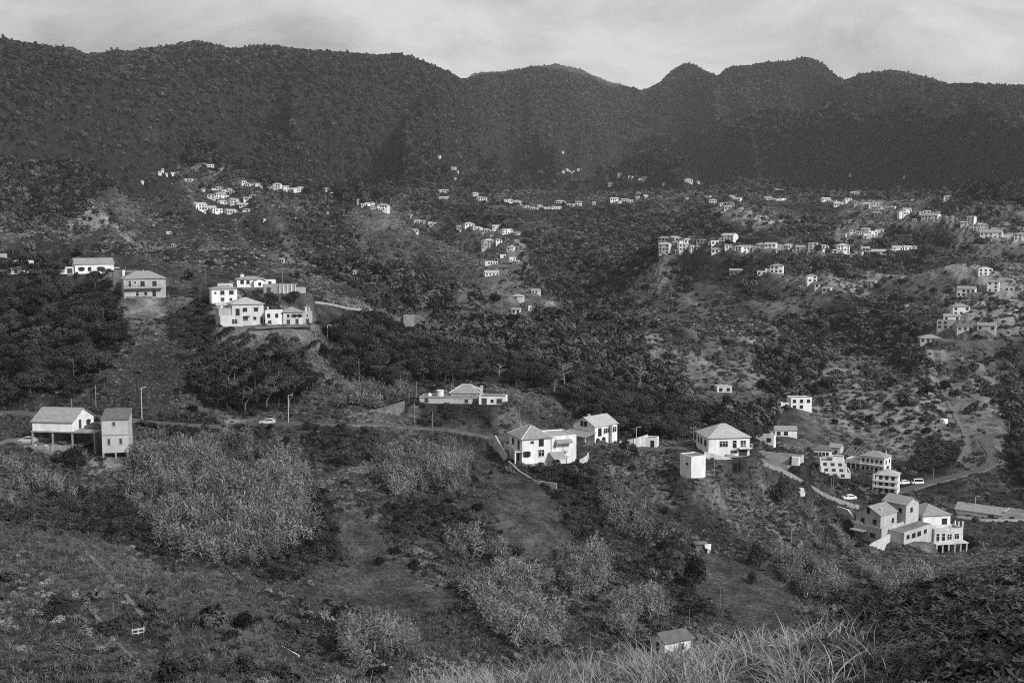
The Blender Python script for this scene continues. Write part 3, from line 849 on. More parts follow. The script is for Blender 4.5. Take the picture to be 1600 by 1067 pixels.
def house(name, label, cat, base, yaw, vols, wins=(), extras=(), group=None, clear=True):
    """vols: dict(x, y, z, W, D, H, roof, rh, wm, rm); wins: (vol, side, t, z, w, h, style); extras: (part name, material, [boxes])"""
    loc = P(*base) if not isinstance(base, Vector) else base
    root = tag(empty(name, loc, math.radians(yaw) + facing(loc)), label, cat, group)
    root['px'] = 1
    for k, v in enumerate(vols):
        v.setdefault('x', 0); v.setdefault('y', 0); v.setdefault('z', 0); v.setdefault('rh', 1.5); v.setdefault('rm', 't'); v.setdefault('wm', 'w'); v.setdefault('foot', 4 if v['z'] <= 0 else 0)
        x0, x1, y0, y1, z0, z1 = v['x'] - v['W'] / 2, v['x'] + v['W'] / 2, v['y'], v['y'] + v['D'], v['z'], v['z'] + v['H']
        w = MB().box(x0, x1, y0, y1, z0 - v['foot'], z1)
        rf = v.get('roof', 'hip')
        if rf == 'gable': w.gable_wall(x0 + 0.01, x1 - 0.01, y0 + 0.01, y1 - 0.01, z1 - 0.03, v['rh'] - 0.02, 'x')
        if rf == 'gableF': w.gable_wall(x0 + 0.01, x1 - 0.01, y0 + 0.01, y1 - 0.01, z1 - 0.03, v['rh'] - 0.02, 'y')
        if rf == 'shed': w.add([(x0 + .01, y0 + .01, z1 - .02), (x1 - .01, y0 + .01, z1 - .02), (x1 - .01, y1 - .01, z1 - .02), (x0 + .01, y1 - .01, z1 - .02), (x1 - .01, y1 - .01, z1 + v['rh'] - .03), (x0 + .01, y1 - .01, z1 + v['rh'] - .03)],
                               [(0, 1, 4, 5), (2, 3, 5, 4), (0, 5, 3), (1, 2, 4)])
        if rf == 'flat':
            t = 0.22; hh = v.get('par', 0.55)
            for a in ((x0, x1, y0, y0 + t), (x0, x1, y1 - t, y1), (x0, x0 + t, y0 + t, y1 - t), (x1 - t, x1, y0 + t, y1 - t)): w.box(*a, z1 - 0.001, z1 + hh)
        wo = w.build('wall', WH[v['wm']], root)
        r = MB()
        if rf == 'hip': r.hip(x0, x1, y0, y1, z1, v['rh'])
        elif rf == 'gable': r.gable(x0, x1, y0, y1, z1, v['rh'], along='x')
        elif rf == 'gableF': r.gable(x0, x1, y0, y1, z1, v['rh'], along='y')
        elif rf == 'shed': r.shed(x0, x1, y0, y1, z1, z1 + v['rh'])
        elif rf == 'flat': r.box(x0 + 0.23, x1 - 0.23, y0 + 0.23, y1 - 0.23, z1 - 0.05, z1 + 0.06)
        if r.v:
            ro = r.build('roof', RF['f' if rf == 'flat' and v['rm'] == 't' else v['rm']], root)
            if rf == 'hip' and v.get('caps'):
                c = MB()
                for a, b in r.ridges: c.tube([a, b], 0.16, 5)
                c.build('ridge_cap', CREAM, ro)
    for (k, side, t, z, w_, h_, st) in wins: add_window(root, vols[k], side, t, z, w_, h_, st)
    for nm, m_, boxes in extras:
        if nm in ('clutter', 'pillar', 'stilt', 'parapet_post', 'porch_post', 'balcony_post', 'awning_post'):
            for q in boxes: MB().box(*q).build('pot' if nm == 'clutter' else nm, m_, root)
            continue
        b = MB()
        for q in boxes: b.box(*q)
        b.build(nm, m_, root)
    if not isinstance(base, Vector):
        for v in vols:
            if v['z'] <= 0.2 and v['y'] < 6: level(root, v['x'] - v['W'] / 2 - 1, v['x'] + v['W'] / 2 + 1, v['y'] - 2.0, v['y'] + v['D'] * 0.6, v['z'] - 0.15 if v['z'] > -0.8 else -0.3)
    if clear:
        for v in vols: 
            nn = max(1, round(v['W'] / v['D']))
            for q in range(nn):
                xx = v['x'] - v['W'] / 2 + (q + 0.5) * v['W'] / nn
                for yy, r_ in ((v['y'] + v['D'] / 2, 0.58 * max(v['W'] / nn, v['D'])), (v['y'] - 1.2, 0.42 * v['W'] / nn)):
                    c = root.matrix_basis @ Vector((xx, yy, 0))
                    CLEAR.append((c.x, c.y, r_))
                if not isinstance(base, Vector) and loc.y > 320 and loc.x < 0:
                    for dq in (5, 10):
                        c = root.matrix_basis @ Vector((xx, v['y'], 0))
                        CLEAR.append((c.x * (1 - dq / c.y), c.y - dq, 0.5 * v['W'] / nn))
    return root
def level(root, x0, x1, y0, y1, dz, soft=4.0):
    """shape the land to a building pad given in the building's own metres"""
    M = root.matrix_basis.inverted()
    o = root.location
    sel = np.nonzero((np.abs(GX - o.x) < 32) & (np.abs(GY - o.y) < 32))
    gx, gy = GX[sel] - o.x, GY[sel] - o.y
    c, s_ = math.cos(root.rotation_euler.z), math.sin(root.rotation_euler.z)
    lx, ly = gx * c + gy * s_, -gx * s_ + gy * c
    d = np.hypot(np.maximum(np.maximum(x0 - lx, lx - x1), 0), np.maximum(np.maximum(y0 - ly, ly - y1), 0))
    f = sstep(soft, 0.3, d)
    GZ[sel] = GZ[sel] * (1 - f) + (o.z - CAMZ + dz) * f
def chimney(root, x, y, z, h=1.1, w=0.6, m=None):
    MB().box(x - w / 2, x + w / 2, y - w / 2, y + w / 2, z - 0.6, z + h).box(x - w / 2 - .12, x + w / 2 + .12, y - w / 2 - .12, y + w / 2 + .12, z + h + 0.002, z + h + .16).build('chimney', m or CREAM, root)
def rail(x0, x1, y, z, h=0.9, step=0.9):
    b = []
    n = max(1, int((x1 - x0) / step))
    for i in range(n + 1):
        x = x0 + (x1 - x0) * i / n
        b.append((x - 0.05, x + 0.05, y - 0.05, y + 0.05, z, z + h))
    b.append((x0 - 0.05, x1 + 0.05, y - 0.06, y + 0.06, z + h + 0.002, z + h + 0.1))
    return b
def floor_z(u, v, d): return P(u, v, d)

# ------------------------------------------------------------------ roads
ROADS = []
def on_road(x, y):
    m = np.zeros(len(x), bool)
    for (ax, ay, bx, by, w) in ROADS:
        dx, dy = bx - ax, by - ay
        t = np.clip(((x - ax) * dx + (y - ay) * dy) / (dx * dx + dy * dy + 1e-9), 0, 1)
        m |= (x - ax - t * dx) ** 2 + (y - ay - t * dy) ** 2 < w * w
    return m
def road(name, pix, width, m, edge=None, near_sign=-1, kind='structure', wall_h=0.7, drop=3.0, label=None, lift=0.15):
    pts = []
    for a, b in zip(pix[:-1], pix[1:]):
        for k in range(8):
            t = k / 8
            pts.append(P(*[a[i] * (1 - t) + b[i] * t for i in range(3)]))
    pts.append(P(*pix[-1]))
    xy = np.array([(p.x, p.y) for p in pts])
    z = ground_z(xy[:, 0], xy[:, 1])
    for _ in range(6): z = np.convolve(np.pad(z, 2, mode='edge'), np.array([1, 2, 3, 2, 1]) / 9, 'valid')
    for _ in range(2): xy[1:-1] = (xy[:-2] + 2 * xy[1:-1] + xy[2:]) / 4
    z = z + lift
    tg = np.gradient(xy, axis=0); tg /= np.linalg.norm(tg, axis=1, keepdims=True) + 1e-9
    nr = np.stack([-tg[:, 1], tg[:, 0]], -1)
    b = MB(); wl_ = MB()
    V, F = [], []
    for i in range(len(xy)):
        for s in (-1, 1): V.append((*(xy[i] + nr[i] * s * width / 2), z[i]))
    for i in range(len(xy) - 1): F.append((2 * i, 2 * i + 1, 2 * i + 3, 2 * i + 2))
    V += [(x, y, zz - 0.5) for x, y, zz in V]
    n = len(V) // 2
    F += [(n + 2 * i, n + 2 * i + 2, 2 * i + 2, 2 * i) for i in range(len(xy) - 1)] + [(2 * i + 1, 2 * i + 3, n + 2 * i + 3, n + 2 * i + 1) for i in range(len(xy) - 1)]
    b.add(V, F)
    o = b.build(name, m)
    if kind: tag(o, kind=kind)
    for i in range(len(xy) - 1): ROADS.append((*xy[i], *xy[i + 1], width / 2 + 0.3))
    # cut the land to the road bed
    lo, hi = xy.min(0) - 12, xy.max(0) + 12
    sel = np.nonzero((GX > lo[0]) & (GX < hi[0]) & (GY > lo[1]) & (GY < hi[1]))
    gx, gy = GX[sel], GY[sel]
    best = np.full(len(gx), 1e9); bz = np.zeros(len(gx))
    for i in range(len(xy)):
        q = (gx - xy[i, 0]) ** 2 + (gy - xy[i, 1]) ** 2
        k = q < best; best[k] = q[k]; bz[k] = z[i]
    best = np.sqrt(best)
    f = sstep(width / 2 + 3.0, width / 2 + 0.6, best)
    GZ[sel] = GZ[sel] * (1 - f) + (bz - 0.3) * f
    if edge:
        i0, i1, wm_, lab, cat = edge
        sgn = near_sign
        rr = range(int(i0 * (len(xy) - 1)), int(i1 * (len(xy) - 1)))
        w_ = MB()
        for i in rr:
            pa, pb = xy[i] + nr[i] * sgn * (width / 2 + 0.15), xy[i + 1] + nr[i + 1] * sgn * (width / 2 + 0.15)
            qa, qb = pa + nr[i] * sgn * 0.3, pb + nr[i + 1] * sgn * 0.3
            ta, tb = z[i] + wall_h, z[i + 1] + wall_h
            V = [(*pa, z[i] - drop), (*qa, z[i] - drop), (*qb, z[i + 1] - drop), (*pb, z[i + 1] - drop), (*pa, ta), (*qa, ta), (*qb, tb), (*pb, tb)]
            w_.add(V, [(0, 3, 2, 1), (4, 5, 6, 7), (0, 1, 5, 4), (1, 2, 6, 5), (2, 3, 7, 6), (3, 0, 4, 7)])
        wo = w_.build('retaining_wall', wm_)
        tag(wo, lab, cat)
    return xy, z
def near_side(pix):
    """which side of a left-to-right line faces the viewer"""
    a, b = P(*pix[0]), P(*pix[-1])
    return -1 if b.x > a.x else 1
_r1 = [(-140, 644, 275), (0, 646, 272), (60, 646, 270), (140, 652, 266), (230, 658, 262), (330, 669, 265), (420, 669, 272), (500, 671, 278), (560, 669, 284), (640, 681, 288), (740, 687, 288), (785, 692, 290), (860, 694, 300)]
road('spur_road', _r1, 4.6, ASPH, (0.62, 0.88, OLDC, 'long weathered stone wall under the road left of the white two-storey villa', 'wall'), -1, wall_h=0.3, drop=3.4)
_r2 = [(955, 702, 292), (1010, 709, 290), (1060, 711, 290), (1110, 716, 284), (1160, 727, 286), (1220, 746, 295), (1270, 766, 303), (1310, 780, 311), (1345, 792, 316), (1400, 800, 325)]
road('spur_road', _r2, 4.2, ASPH, (0.38, 0.86, CONC, 'long pale plastered wall edging the road below the bungalow', 'wall'), -1, wall_h=1.0, drop=2.2)
_r3 = [(1395, 774, 372), (1440, 760, 388), (1490, 757, 396), (1525, 750, 402), (1548, 738, 408), (1552, 722, 416), (1543, 706, 424), (1538, 694, 432), (1552, 684, 440), (1580, 679, 446), (1640, 676, 450)]
road('valley_road', _r3, 4.2, ASPH, (0.05, 0.62, OLDC, 'pale parapet wall curving round the bend of the far right road', 'wall'), -1, wall_h=0.15, drop=1.0)
_r4 = [(455, 458, 372), (478, 463, 382), (505, 470, 398), (540, 476, 420), (590, 481, 455), (630, 492, 450), (690, 500, 445), (760, 505, 450)]
road('upper_lane', _r4, 3.6, mat('pale_lane', 0.2, var=0.25, scale=0.5), (0.1, 0.62, GREYW, 'pale low wall along the lane right of the upper house cluster', 'wall'), -1, wall_h=0.5, drop=1.0)
for (ax, ay, bx, by, w) in list(ROADS[-56:-16]):      # the bank below the lane is kept low
    for q in (4.0, 8.0, 12.0, 16.0, 20.0, 24.0): ROADS.append((ax * (1 - q / ay), ay - q, bx * (1 - q / by), by - q, 3.0))
_r5 = [(0, 700, 241), (20, 696, 241), (45, 694, 240), (70, 692, 241), (110, 694, 240)]
road('parking_apron', _r5, 7.0, mat('pale_apron', 0.14, var=0.25, scale=0.6), None, lift=0.1)
_r6 = [(1370, 840, 275), (1300, 812, 270), (1210, 868, 232), (1185, 885, 225)]
road('footpath', [(1300, 792, 290), (1260, 815, 268), (1225, 845, 246), (1200, 868, 232), (1190, 890, 222)], 1.3, mat('trodden_path', 0.06, var=0.3, scale=1), None, lift=0.05)

_r7 = [(1466, 600, 516), (1474, 625, 498), (1490, 652, 474), (1506, 678, 450), (1509, 700, 430), (1497, 725, 412)]
road('hill_track', _r7, 1.5, mat('dusty_track', 0.13, var=0.3, scale=0.5), None, lift=0.05)
def wall_run(label, pix, h, th, m, cat='wall', foot=2.0, name='garden_wall', kind=None, follow=False):
    b = MB()
    pts = [P(*p) for p in pix]
    if follow:
        pts = [G(a[0] * (1 - t) + c[0] * t, a[1] * (1 - t) + c[1] * t, 60) for a, c in zip(pix[:-1], pix[1:]) for t in (0, .2, .4, .6, .8)]
    for a, c in zip(pts[:-1], pts[1:]):
        t = Vector((c.x - a.x, c.y - a.y, 0)).normalized(); n = Vector((-t.y, t.x, 0)) * th / 2
        V = [a - n - Vector((0, 0, foot)), a + n - Vector((0, 0, foot)), c + n - Vector((0, 0, foot)), c - n - Vector((0, 0, foot)),
             a - n + Vector((0, 0, h)), a + n + Vector((0, 0, h)), c + n + Vector((0, 0, h)), c - n + Vector((0, 0, h))]
        b.add(V, [(0, 3, 2, 1), (4, 5, 6, 7), (0, 1, 5, 4), (1, 2, 6, 5), (2, 3, 7, 6), (3, 0, 4, 7)])
    return tag(b.build(name, m), label, cat)

# ------------------------------------------------------------------ the buildings that can be read in the photograph
# 1 gabled shed on its open parking deck
r = house('shed_house', 'white gabled shed raised on a concrete deck over parked cars at left', 'building', HB['barn'], -30,
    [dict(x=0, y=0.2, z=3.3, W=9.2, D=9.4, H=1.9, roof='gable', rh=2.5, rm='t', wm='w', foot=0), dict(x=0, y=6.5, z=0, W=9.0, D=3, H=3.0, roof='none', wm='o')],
    [(0, 'r', -1.4, 3.45, 1.0, 1.9, 'x'), (0, 'r', 2.2, 3.9, 0.8, 0.9, 's')],
    [('deck', CONC, [(-4.9, 10.0, 0.0, 9.8, 3.02, 3.3)]), ('pillar', CONC, [(-4.8, -4.5, 0.1, 0.4, -1.5, 3.02)]), ('pillar', CONC, [(-0.15, 0.15, 0.1, 0.4, -1.5, 3.02)]), ('pillar', CONC, [(4.4, 4.7, 0.1, 0.4, -1.5, 3.02)]), ('pillar', CONC, [(9.5, 9.8, 0.1, 0.4, -3.5, 3.02)]),
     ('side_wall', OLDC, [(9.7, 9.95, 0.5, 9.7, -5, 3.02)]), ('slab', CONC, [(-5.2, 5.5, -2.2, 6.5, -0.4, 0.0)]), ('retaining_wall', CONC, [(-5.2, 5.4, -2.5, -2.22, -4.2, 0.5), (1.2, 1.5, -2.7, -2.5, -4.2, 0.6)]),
     ('clutter', WHITE, [(-4.6 + i * 0.8, -4.2 + i * 0.8, -2.1, -1.7, 0.0, 0.25 + 0.2 * (i % 3)) for i in range(8)])])
# 2 tower
r = house('tower_house', 'narrow bare concrete tower block with slit windows on short stilts', 'building', HB['tower'], -9,
    [dict(x=0, y=0, z=0.95, W=5.4, D=6, H=7.1, roof='shed', rh=1.5, rm='d', wm='p', foot=0), dict(x=0, y=3.0, z=0, W=5.0, D=2.8, H=0.9, roof='none', wm='o')],
    [(0, 'f', -0.2, 6.9, 0.5, 0.7, 'x'), (0, 'f', -1.3, 2.9, 0.5, 1.1, 'x'), (0, 'f', 1.1, 2.9, 0.5, 1.1, 'x')],
    [('stilt', CONC, [(-2.7, -2.35, 0, 0.35, -3, 0.95)]), ('stilt', CONC, [(-0.18, 0.18, 0, 0.35, -3, 0.95)]), ('stilt', CONC, [(2.35, 2.7, 0, 0.35, -3, 0.95)]),
     ('floor_band', OLDC, [(-2.74, 2.74, -0.03, 0.0, 4.7, 4.85)])])
# 3 villa
r = house('villa', 'large white two-storey villa with ribbed hip roof and flat-roofed wing above the terraced field', 'house', HB['villa'], 22,
    [dict(x=-1.6, y=0, W=7.6, D=9, H=5.9, rh=2.5, rm='t', caps=1), dict(x=5.5, y=-0.3, W=6.6, D=8.6, H=6.5, roof='flat', par=0.3, z=-0.5, rm='l')],
    [(0, 'f', 1.2, 4.2, 1.1, 1.4, 'd'), (0, 'f', -1.2, 4.9, 0.9, 0.5, 'w'), (0, 'f', 1.2, 1.6, 1.5, 1.5, 'w'), (0, 'f', -2.6, 1.7, 1.0, 1.2, 's'), (0, 'l', -2.2, 3.4, 1.1, 1.9, 'd'), (0, 'l', 1.6, 3.9, 1.2, 1.3, 'd'), (0, 'l', -2.0, 0.4, 1.2, 1.8, 'd'), (1, 'f', -2.4, 3.4, 0.4, 0.5, 'w')],
    [('balcony', CREAM, [(-7.2, -5.42, 0.2, 8, 2.75, 2.95)] + [(-7.2, -7.05, 0.2, 8, 2.955, 3.8)]), ('balcony_post', WHITE, [(-7.2, -6.95, 0.2, 0.45, -1, 2.75), (-7.2, -6.95, 7.6, 7.85, -1, 2.75)]),
     ('terrace', CONC, [(-5.5, 3.0, -2.6, -0.02, -3, -0.1)]), ('water_pipe', GREYM, [(5.2, 5.28, -0.4, -0.32, 1.5, 4.4)])])
b = MB().shed(3.3, 7.2, -1.5, -0.32, 4.55, 5.35); b.build('lean_to_roof', TILE, r)
b = MB().shed(1.6, 5.0, -3.6, -0.4, 1.2, 2.4, 0.1, 0.06); b.build('awning', mat('awning_sheet', 0.3, 0.5), r)
for x_ in (1.7, 4.7): MB().box(x_, x_ + .15, -3.5, -3.35, -2, 1.2).build('awning_post', DARKW, r)
MB().box(5.4, 6.6, -0.75, -0.31, 0.9, 1.3).build('wall_sink', CREAM, r); MB().box(5.7, 6.2, -0.8, -0.31, 2.2, 2.6).build('wall_box', CREAM, r)
wall_run('white stair wall stepping down along the left side of the white villa', [(774, 684, 282), (783, 700, 274), (793, 716, 266)], 0.7, 0.3, CREAM)
wall_run('pale curved terrace wall under the hedge below the villa', [(795, 722, 262), (812, 738, 256), (835, 752, 251), (870, 757, 248)], 0.35, 0.4, CONC)
wall_run('light concrete wall standing below the right corner of the villa', [(906, 733, 263), (917, 727, 268), (919, 722, 272)], 2.4, 0.3, CREAM)
# 4 arched house
r = house('arched_house', 'white house with arched ground-floor openings and steep dark gable windows behind the villa', 'house', (912, 693, 298), -43,
    [dict(W=8.2, D=9.2, H=5.0, roof='gableF', rh=2.3, rm='l')],
    [(0, 'f', -0.7, 5.0, 0.9, 1.2, 'd'), (0, 'f', 0.7, 5.0, 0.9, 1.2, 'd'), (0, 'r', -2.6, 2.6, 1.2, 1.9, 'd'), (0, 'r', 0.2, 3.0, 2.4, 1.3, 'w'), (0, 'r', 3.4, 3.0, 1.6, 1.3, 'w')],
    [('porch_post', CREAM, [(-4, -3.75, -3.6, -3.35, -2, 2.6), (3.6, 3.85, -3.6, -3.35, -2, 2.6)]), ('porch_floor', CONC, [(-4.2, 4.2, -3.8, -0.02, -3, 0.2)]), ('stone_pier', STONE, [(4.12, 4.5, 5.6, 6.5, -3, 4.9)])])
MB().shed(-4.6, 4.3, -3.9, 0, 2.65, 3.6).build('porch_roof', TILE, r)
chimney(r, -2.8, 5, 6.0)
for yy in (1.2, 3.6):
    a = [(4.13, yy + 0.8 * math.cos(t), 1.2 + 0.8 * math.sin(t)) for t in np.linspace(0, math.pi, 9)]
    MB().add([(4.13, yy + .8, -0.5), *a, (4.13, yy - .8, -0.5)], [tuple(range(11))]).build('arch_opening', GLASS, r)
wall_run('white stepped garden wall beside the arched house', [(968, 700, 291), (990, 697, 291), (1012, 690, 293)], 2.0, 0.25, CREAM)
house('garden_hut', 'small white flat-roofed hut at the end of the stepped garden wall', 'hut', (1017, 700, 292), -10, [dict(W=3.2, D=3, H=2.6, roof='flat', par=0.2)], [(0, 'f', 0.4, 0.2, 0.8, 1.8, 'd')])
# 5 white box hut
r = house('box_hut', 'plain white box-shaped hut standing alone on the slope under the road', 'hut', (1091, 746, 262), 36,
    [dict(W=4.2, D=4.7, H=5.1, roof='flat', par=0.25, rm='f')], [(0, 'l', -0.6, 3.0, 0.9, 0.6, 'w')],
    [('terrace_frame', WOODP, [(2.15, 4.9, 0.1, 0.25, 0.2, 0.35), (2.15, 4.9, 3.6, 3.75, 0.2, 0.35), (4.75, 4.9, 0.26, 3.59, 0.2, 0.35), (4.75, 4.9, 0.1, 0.25, -2.5, 3.6), (4.75, 4.9, 3.6, 3.75, -2.5, 3.6), (2.15, 4.9, 0.1, 0.25, 1.3, 1.4)]), ('terrace_floor', CONC, [(2.13, 4.95, 0.26, 3.58, -0.2, 0.18)])])
# 6 bungalow
r = house('bungalow', 'white house with wide pale pyramid roof, balcony and dark garage beside the road', 'house', (1139, 713, 283), 20,
    [dict(W=11.2, D=10, H=4.9, rh=2.9, rm='l')],
    [(0, 'f', -1.5, 2.7, 2.2, 1.4, 'w'), (0, 'f', 1.5, 2.3, 1.0, 1.9, 'w'), (0, 'f', 3.8, 2.6, 1.4, 1.5, 'w'), (0, 'f', 3.8, 0.1, 2.2, 1.9, 'x'), (0, 'f', 1.3, 0.9, 1.6, 0.7, 'x'), (0, 'l', -2.5, 2.7, 1.4, 1.3, 'd'), (0, 'l', 0.8, 2.7, 1.4, 1.3, 'd'), (0, 'l', 3.2, 2.7, 1.0, 1.3, 'd')],
    [('balcony', WHITE, [(2.4, 5.9, -1.3, -0.01, 2.1, 2.3)]), ('railing', WHITE, rail(2.5, 5.8, -1.2, 2.302))])
wall_run('tall pale boundary wall left of the pyramid-roofed house', [(1100, 713, 280), (1130, 720, 280), (1160, 729, 282)], 1.3, 0.25, CREAM)
house('flat_store', 'long low flat-roofed store right of the pyramid-roofed house', 'building', (1212, 722, 305), -14, [dict(W=13, D=6, H=1.5, roof='flat', par=0.12, wm='p', rm='t')], [(0, 'f', 4.4, 0.3, 0.9, 1.6, 'd')], [('annex', WHITE, [(4.8, 6.7, -1.4, -0.01, -3, 2.2)])])
wall_run('grey block wall running from the pyramid-roofed house to the store', [(1168, 716, 289), (1200, 720, 296), (1242, 731, 302)], 0.4, 0.3, OLDC)
# 7 long house
r = house('long_house', 'long low half-ruined white house with flat roof on the spur crest', 'house', (722, 630, 302), -8,
    [dict(W=24, D=7.5, H=1.5, roof='flat', par=0.06, rm='f', wm='p'), dict(x=0.2, y=4, z=1.5, W=8, D=6, H=0.7, roof='hip', rh=2.0, caps=1, wm='c'), dict(x=8.5, y=-0.8, W=7.4, D=5, H=1.9, roof='flat', par=0.15, wm='w')],
    [(0, 'f', 1.2, 0.2, 1.0, 0.9, 'x'), (0, 'f', 3.6, 0.0, 1.2, 1.3, 'x'), (2, 'f', -2.2, 0.0, 1.3, 1.6, 'x'), (2, 'f', 2.0, 0.3, 1.4, 1.2, 'x'), (2, 'f', 0.0, 0.5, 0.8, 0.8, 'w'), (0, 'f', -10, 0.1, 1.0, 1.2, 'x')],
    [('wall_coping', GREYW, [(-12.1, 4.6, -0.2, -0.01, 1.45, 1.66)])])
chimney(r, 4.8, 5.5, 2.2, 1.8)
MB().tube([(-6.6, 3, 1.5), (-6.6, 3, 3.0)], 1.0, 10).tube([(-6.6, 3, 3.003), (-6.6, 3, 3.15)], 1.15, 10).build('water_tank', WHITE, r)
MB().tube([(-9.6, 3, 1.4), (-9.6, 3, 2.0), (-9.6, 3, 2.4)], [0.6, 0.55, 0.15], 8).build('vent_dome', WHITE, r)
# 8-16 upper left
r = house('cottage', 'long white cottage with plain gabled roof on the skyline of the left spur', 'house', HB['white_left'], 8,
    [dict(W=12.5, D=7, H=3.0, roof='gable', rh=2.0, rm='t'), dict(x=-8.6, y=1, W=4.6, D=5, H=2.0, roof='flat', par=0.2, wm='w'), ],
    [(0, 'f', -4.2, 1.0, 1.0, 1.1, 's'), (0, 'f', -1.6, 1.0, 0.9, 1.0, 'd'), (0, 'f', 2.0, 0.9, 1.5, 1.2, 's'), (1, 'f', 0.8, 0.2, 1.6, 1.5, 'x')],
    [('terrace_wall', OLDC, [(-9, 8, -2.5, -2.2, -3, -0.2)]), ('canopy', WHITE, [(6.27, 8.3, 0.5, 4, 1.7, 1.85)])])
r = house('balcony_house', 'grey hip-roofed house with a dark balcony across its whole front', 'house', HB['balcony_house'], 6,
    [dict(W=13, D=9, H=6.1, rh=2.3, rm='t', wm='g')],
    [(0, 'f', -4.6, 3.6, 0.9, 1.9, 'w'), (0, 'f', -3.0, 4.6, 0.7, 0.6, 'w'), (0, 'f', -0.7, 3.9, 1.1, 1.3, 'd'), (0, 'f', 3.0, 3.9, 1.1, 1.3, 'd'), (0, 'f', -2.4, 0.6, 0.9, 1.5, 'w'), (0, 'f', 0.2, 0.8, 1.0, 1.1, 'w'), (0, 'f', 2.8, 0.5, 0.9, 1.7, 'd')],
    [('balcony', OLDC, [(-6.9, 5.2, -1.5, -0.01, 2.9, 3.1)]), ('railing', DARKW, rail(-6.8, 5.1, -1.4, 3.102, 0.8)), ('basement', OLDC, [(-5.5, 2.0, -1.6, -0.01, -3, 0.4)])])
chimney(r, 0, 4, 8.0, 0.6, 0.3)
house('garage', 'low dark flat-roofed garage between the white cottage and the balcony house', 'garage', (197, 433, 368), 4, [dict(W=8, D=5, H=2.0, roof='flat', par=0.15, wm='o')], [(0, 'f', 1, 0, 3.5, 1.6, 'x')], [('gate_pillar', WHITE, [(-1.2, -0.4, -0.6, -0.01, -2, 2.4)])])
house('house', 'white house wall cut off by the left edge of the photo', 'house', HB['edge_house'], 0, [dict(W=3.5, D=7, H=4.6, roof='gable', rh=1.5)], [])
house('terrace_house', 'small white terrace building with dark openings at the far left of the spur', 'house', (20, 428, 372), 5, [dict(W=5, D=4, H=2, roof='flat', par=0.2), dict(x=4.2, y=0.5, W=3, D=4, H=0.9, roof='flat', par=0.15)], [(0, 'f', -1, 0.2, 0.9, 1.3, 'x'), (0, 'f', 1.0, 0.2, 0.9, 1.3, 'x')])
house('flat_cabin', 'low white flat-roofed cabin behind the left terrace building', 'house', (36, 416, 392), 0, [dict(W=7, D=5, H=1.9, roof='flat', par=0.15, wm='c')], [(0, 'f', 1.5, 0.6, 0.8, 0.8, 'd')])
r = house('white_house', 'square white two-storey house with low roof, topmost left of the house cluster', 'house', HB['white_two'], 6,
    [dict(W=8, D=7, H=5.0, rh=0.9, rm='t')], [(0, 'f', -0.6, 3.4, 1.1, 1.0, 'd'), (0, 'f', 2.2, 3.4, 1.2, 1.0, 'd'), (0, 'f', -2.8, 3.6, 0.5, 0.5, 'x'), (0, 'f', -0.6, 1.2, 1.0, 1.0, 'x'), (0, 'f', 2.0, 1.3, 0.9, 0.8, 'w')], [('terrace', CREAM, [(-3, 2.4, -1.8, -0.01, -3, 0.7)])])
house('roof_room', 'pale block rooms behind the square white two-storey house', 'house', (352, 452, 366), 0, [dict(W=5, D=4, H=1.7, roof='flat', par=0.15, wm='c')], [(0, 'f', 1, 0.4, 0.7, 0.7, 'd')])
r = house('grey_house', 'largest grey house of the left cluster with hip roof and stepped front wing', 'house', (388, 508, 332), 10,
    [dict(W=9.4, D=9, H=6.3, rh=1.8, rm='l', wm='c'), dict(x=-6.6, y=0.5, W=3.9, D=7, H=5.0, roof='flat', par=0.3, wm='g'), dict(x=-5.2, y=-1.8, W=6.6, D=2.2, H=2.7, roof='flat', par=0.4, wm='c')],
    [(0, 'f', -0.9, 4.3, 1.1, 0.9, 'd'), (0, 'f', 2.4, 4.3, 1.1, 0.9, 'd'), (0, 'f', -3.1, 3.2, 1.0, 1.8, 'd'), (0, 'f', 2.0, 1.6, 1.0, 0.9, 'w'), (0, 'f', 4.0, 0.4, 0.8, 1.9, 'x'), (0, 'f', -0.8, 1.6, 1.4, 0.9, 'x'), (2, 'f', 0.9, 0.8, 1.6, 1.3, 'w')],
    [('balcony', CREAM, [(-2.4, 0.6, -1.0, -0.01, 2.9, 3.05), (-2.4, 0.6, -1.0, -0.9, 3.051, 3.6)])])
chimney(r, -7.4, 3, 5.2, 1.0); chimney(r, -4.0, 6, 5.6, 1.2, 0.5)
r = house('cube_house', 'bright white cube house between the grey house and the small hip-roofed house', 'house', HB['cube_house'], -4,
    [dict(W=5, D=6, H=3.9, roof='flat', par=0.3)], [(0, 'f', -1.5, 2.3, 0.7, 0.9, 'd'), (0, 'f', 0.9, 2.3, 0.7, 0.9, 'd'), (0, 'f', -1.2, 0.3, 0.9, 0.9, 'x')])
chimney(r, -2, 4, 4.2, 0.8, 0.5)
r = house('small_house', 'small white hip-roofed house at the right end of the left cluster', 'house', (458, 506, 333), 6,
    [dict(W=5.8, D=6, H=3.5, rh=1.5, rm='t', wm='c'), dict(x=4.4, y=0.4, W=2.9, D=5, H=3.5, roof='flat', par=0.2, wm='g')],
    [(0, 'f', -1.4, 2.1, 0.8, 0.8, 'w'), (0, 'f', 0.4, 2.1, 0.7, 0.8, 's'), (0, 'f', 2.0, 2.1, 0.7, 0.8, 's'), (0, 'f', -1.4, 0, 0.9, 1.3, 'x'), (0, 'f', 1.2, 0, 0.9, 1.5, 'x'), (1, 'f', 0, 0, 0.9, 1.4, 'x'), (1, 'f', 0, 2.2, 0.5, 0.6, 'w')])
chimney(r, 4.2, 2, 3.8, 1.0); chimney(r, 5.3, 3, 3.6, 0.8, 0.4)
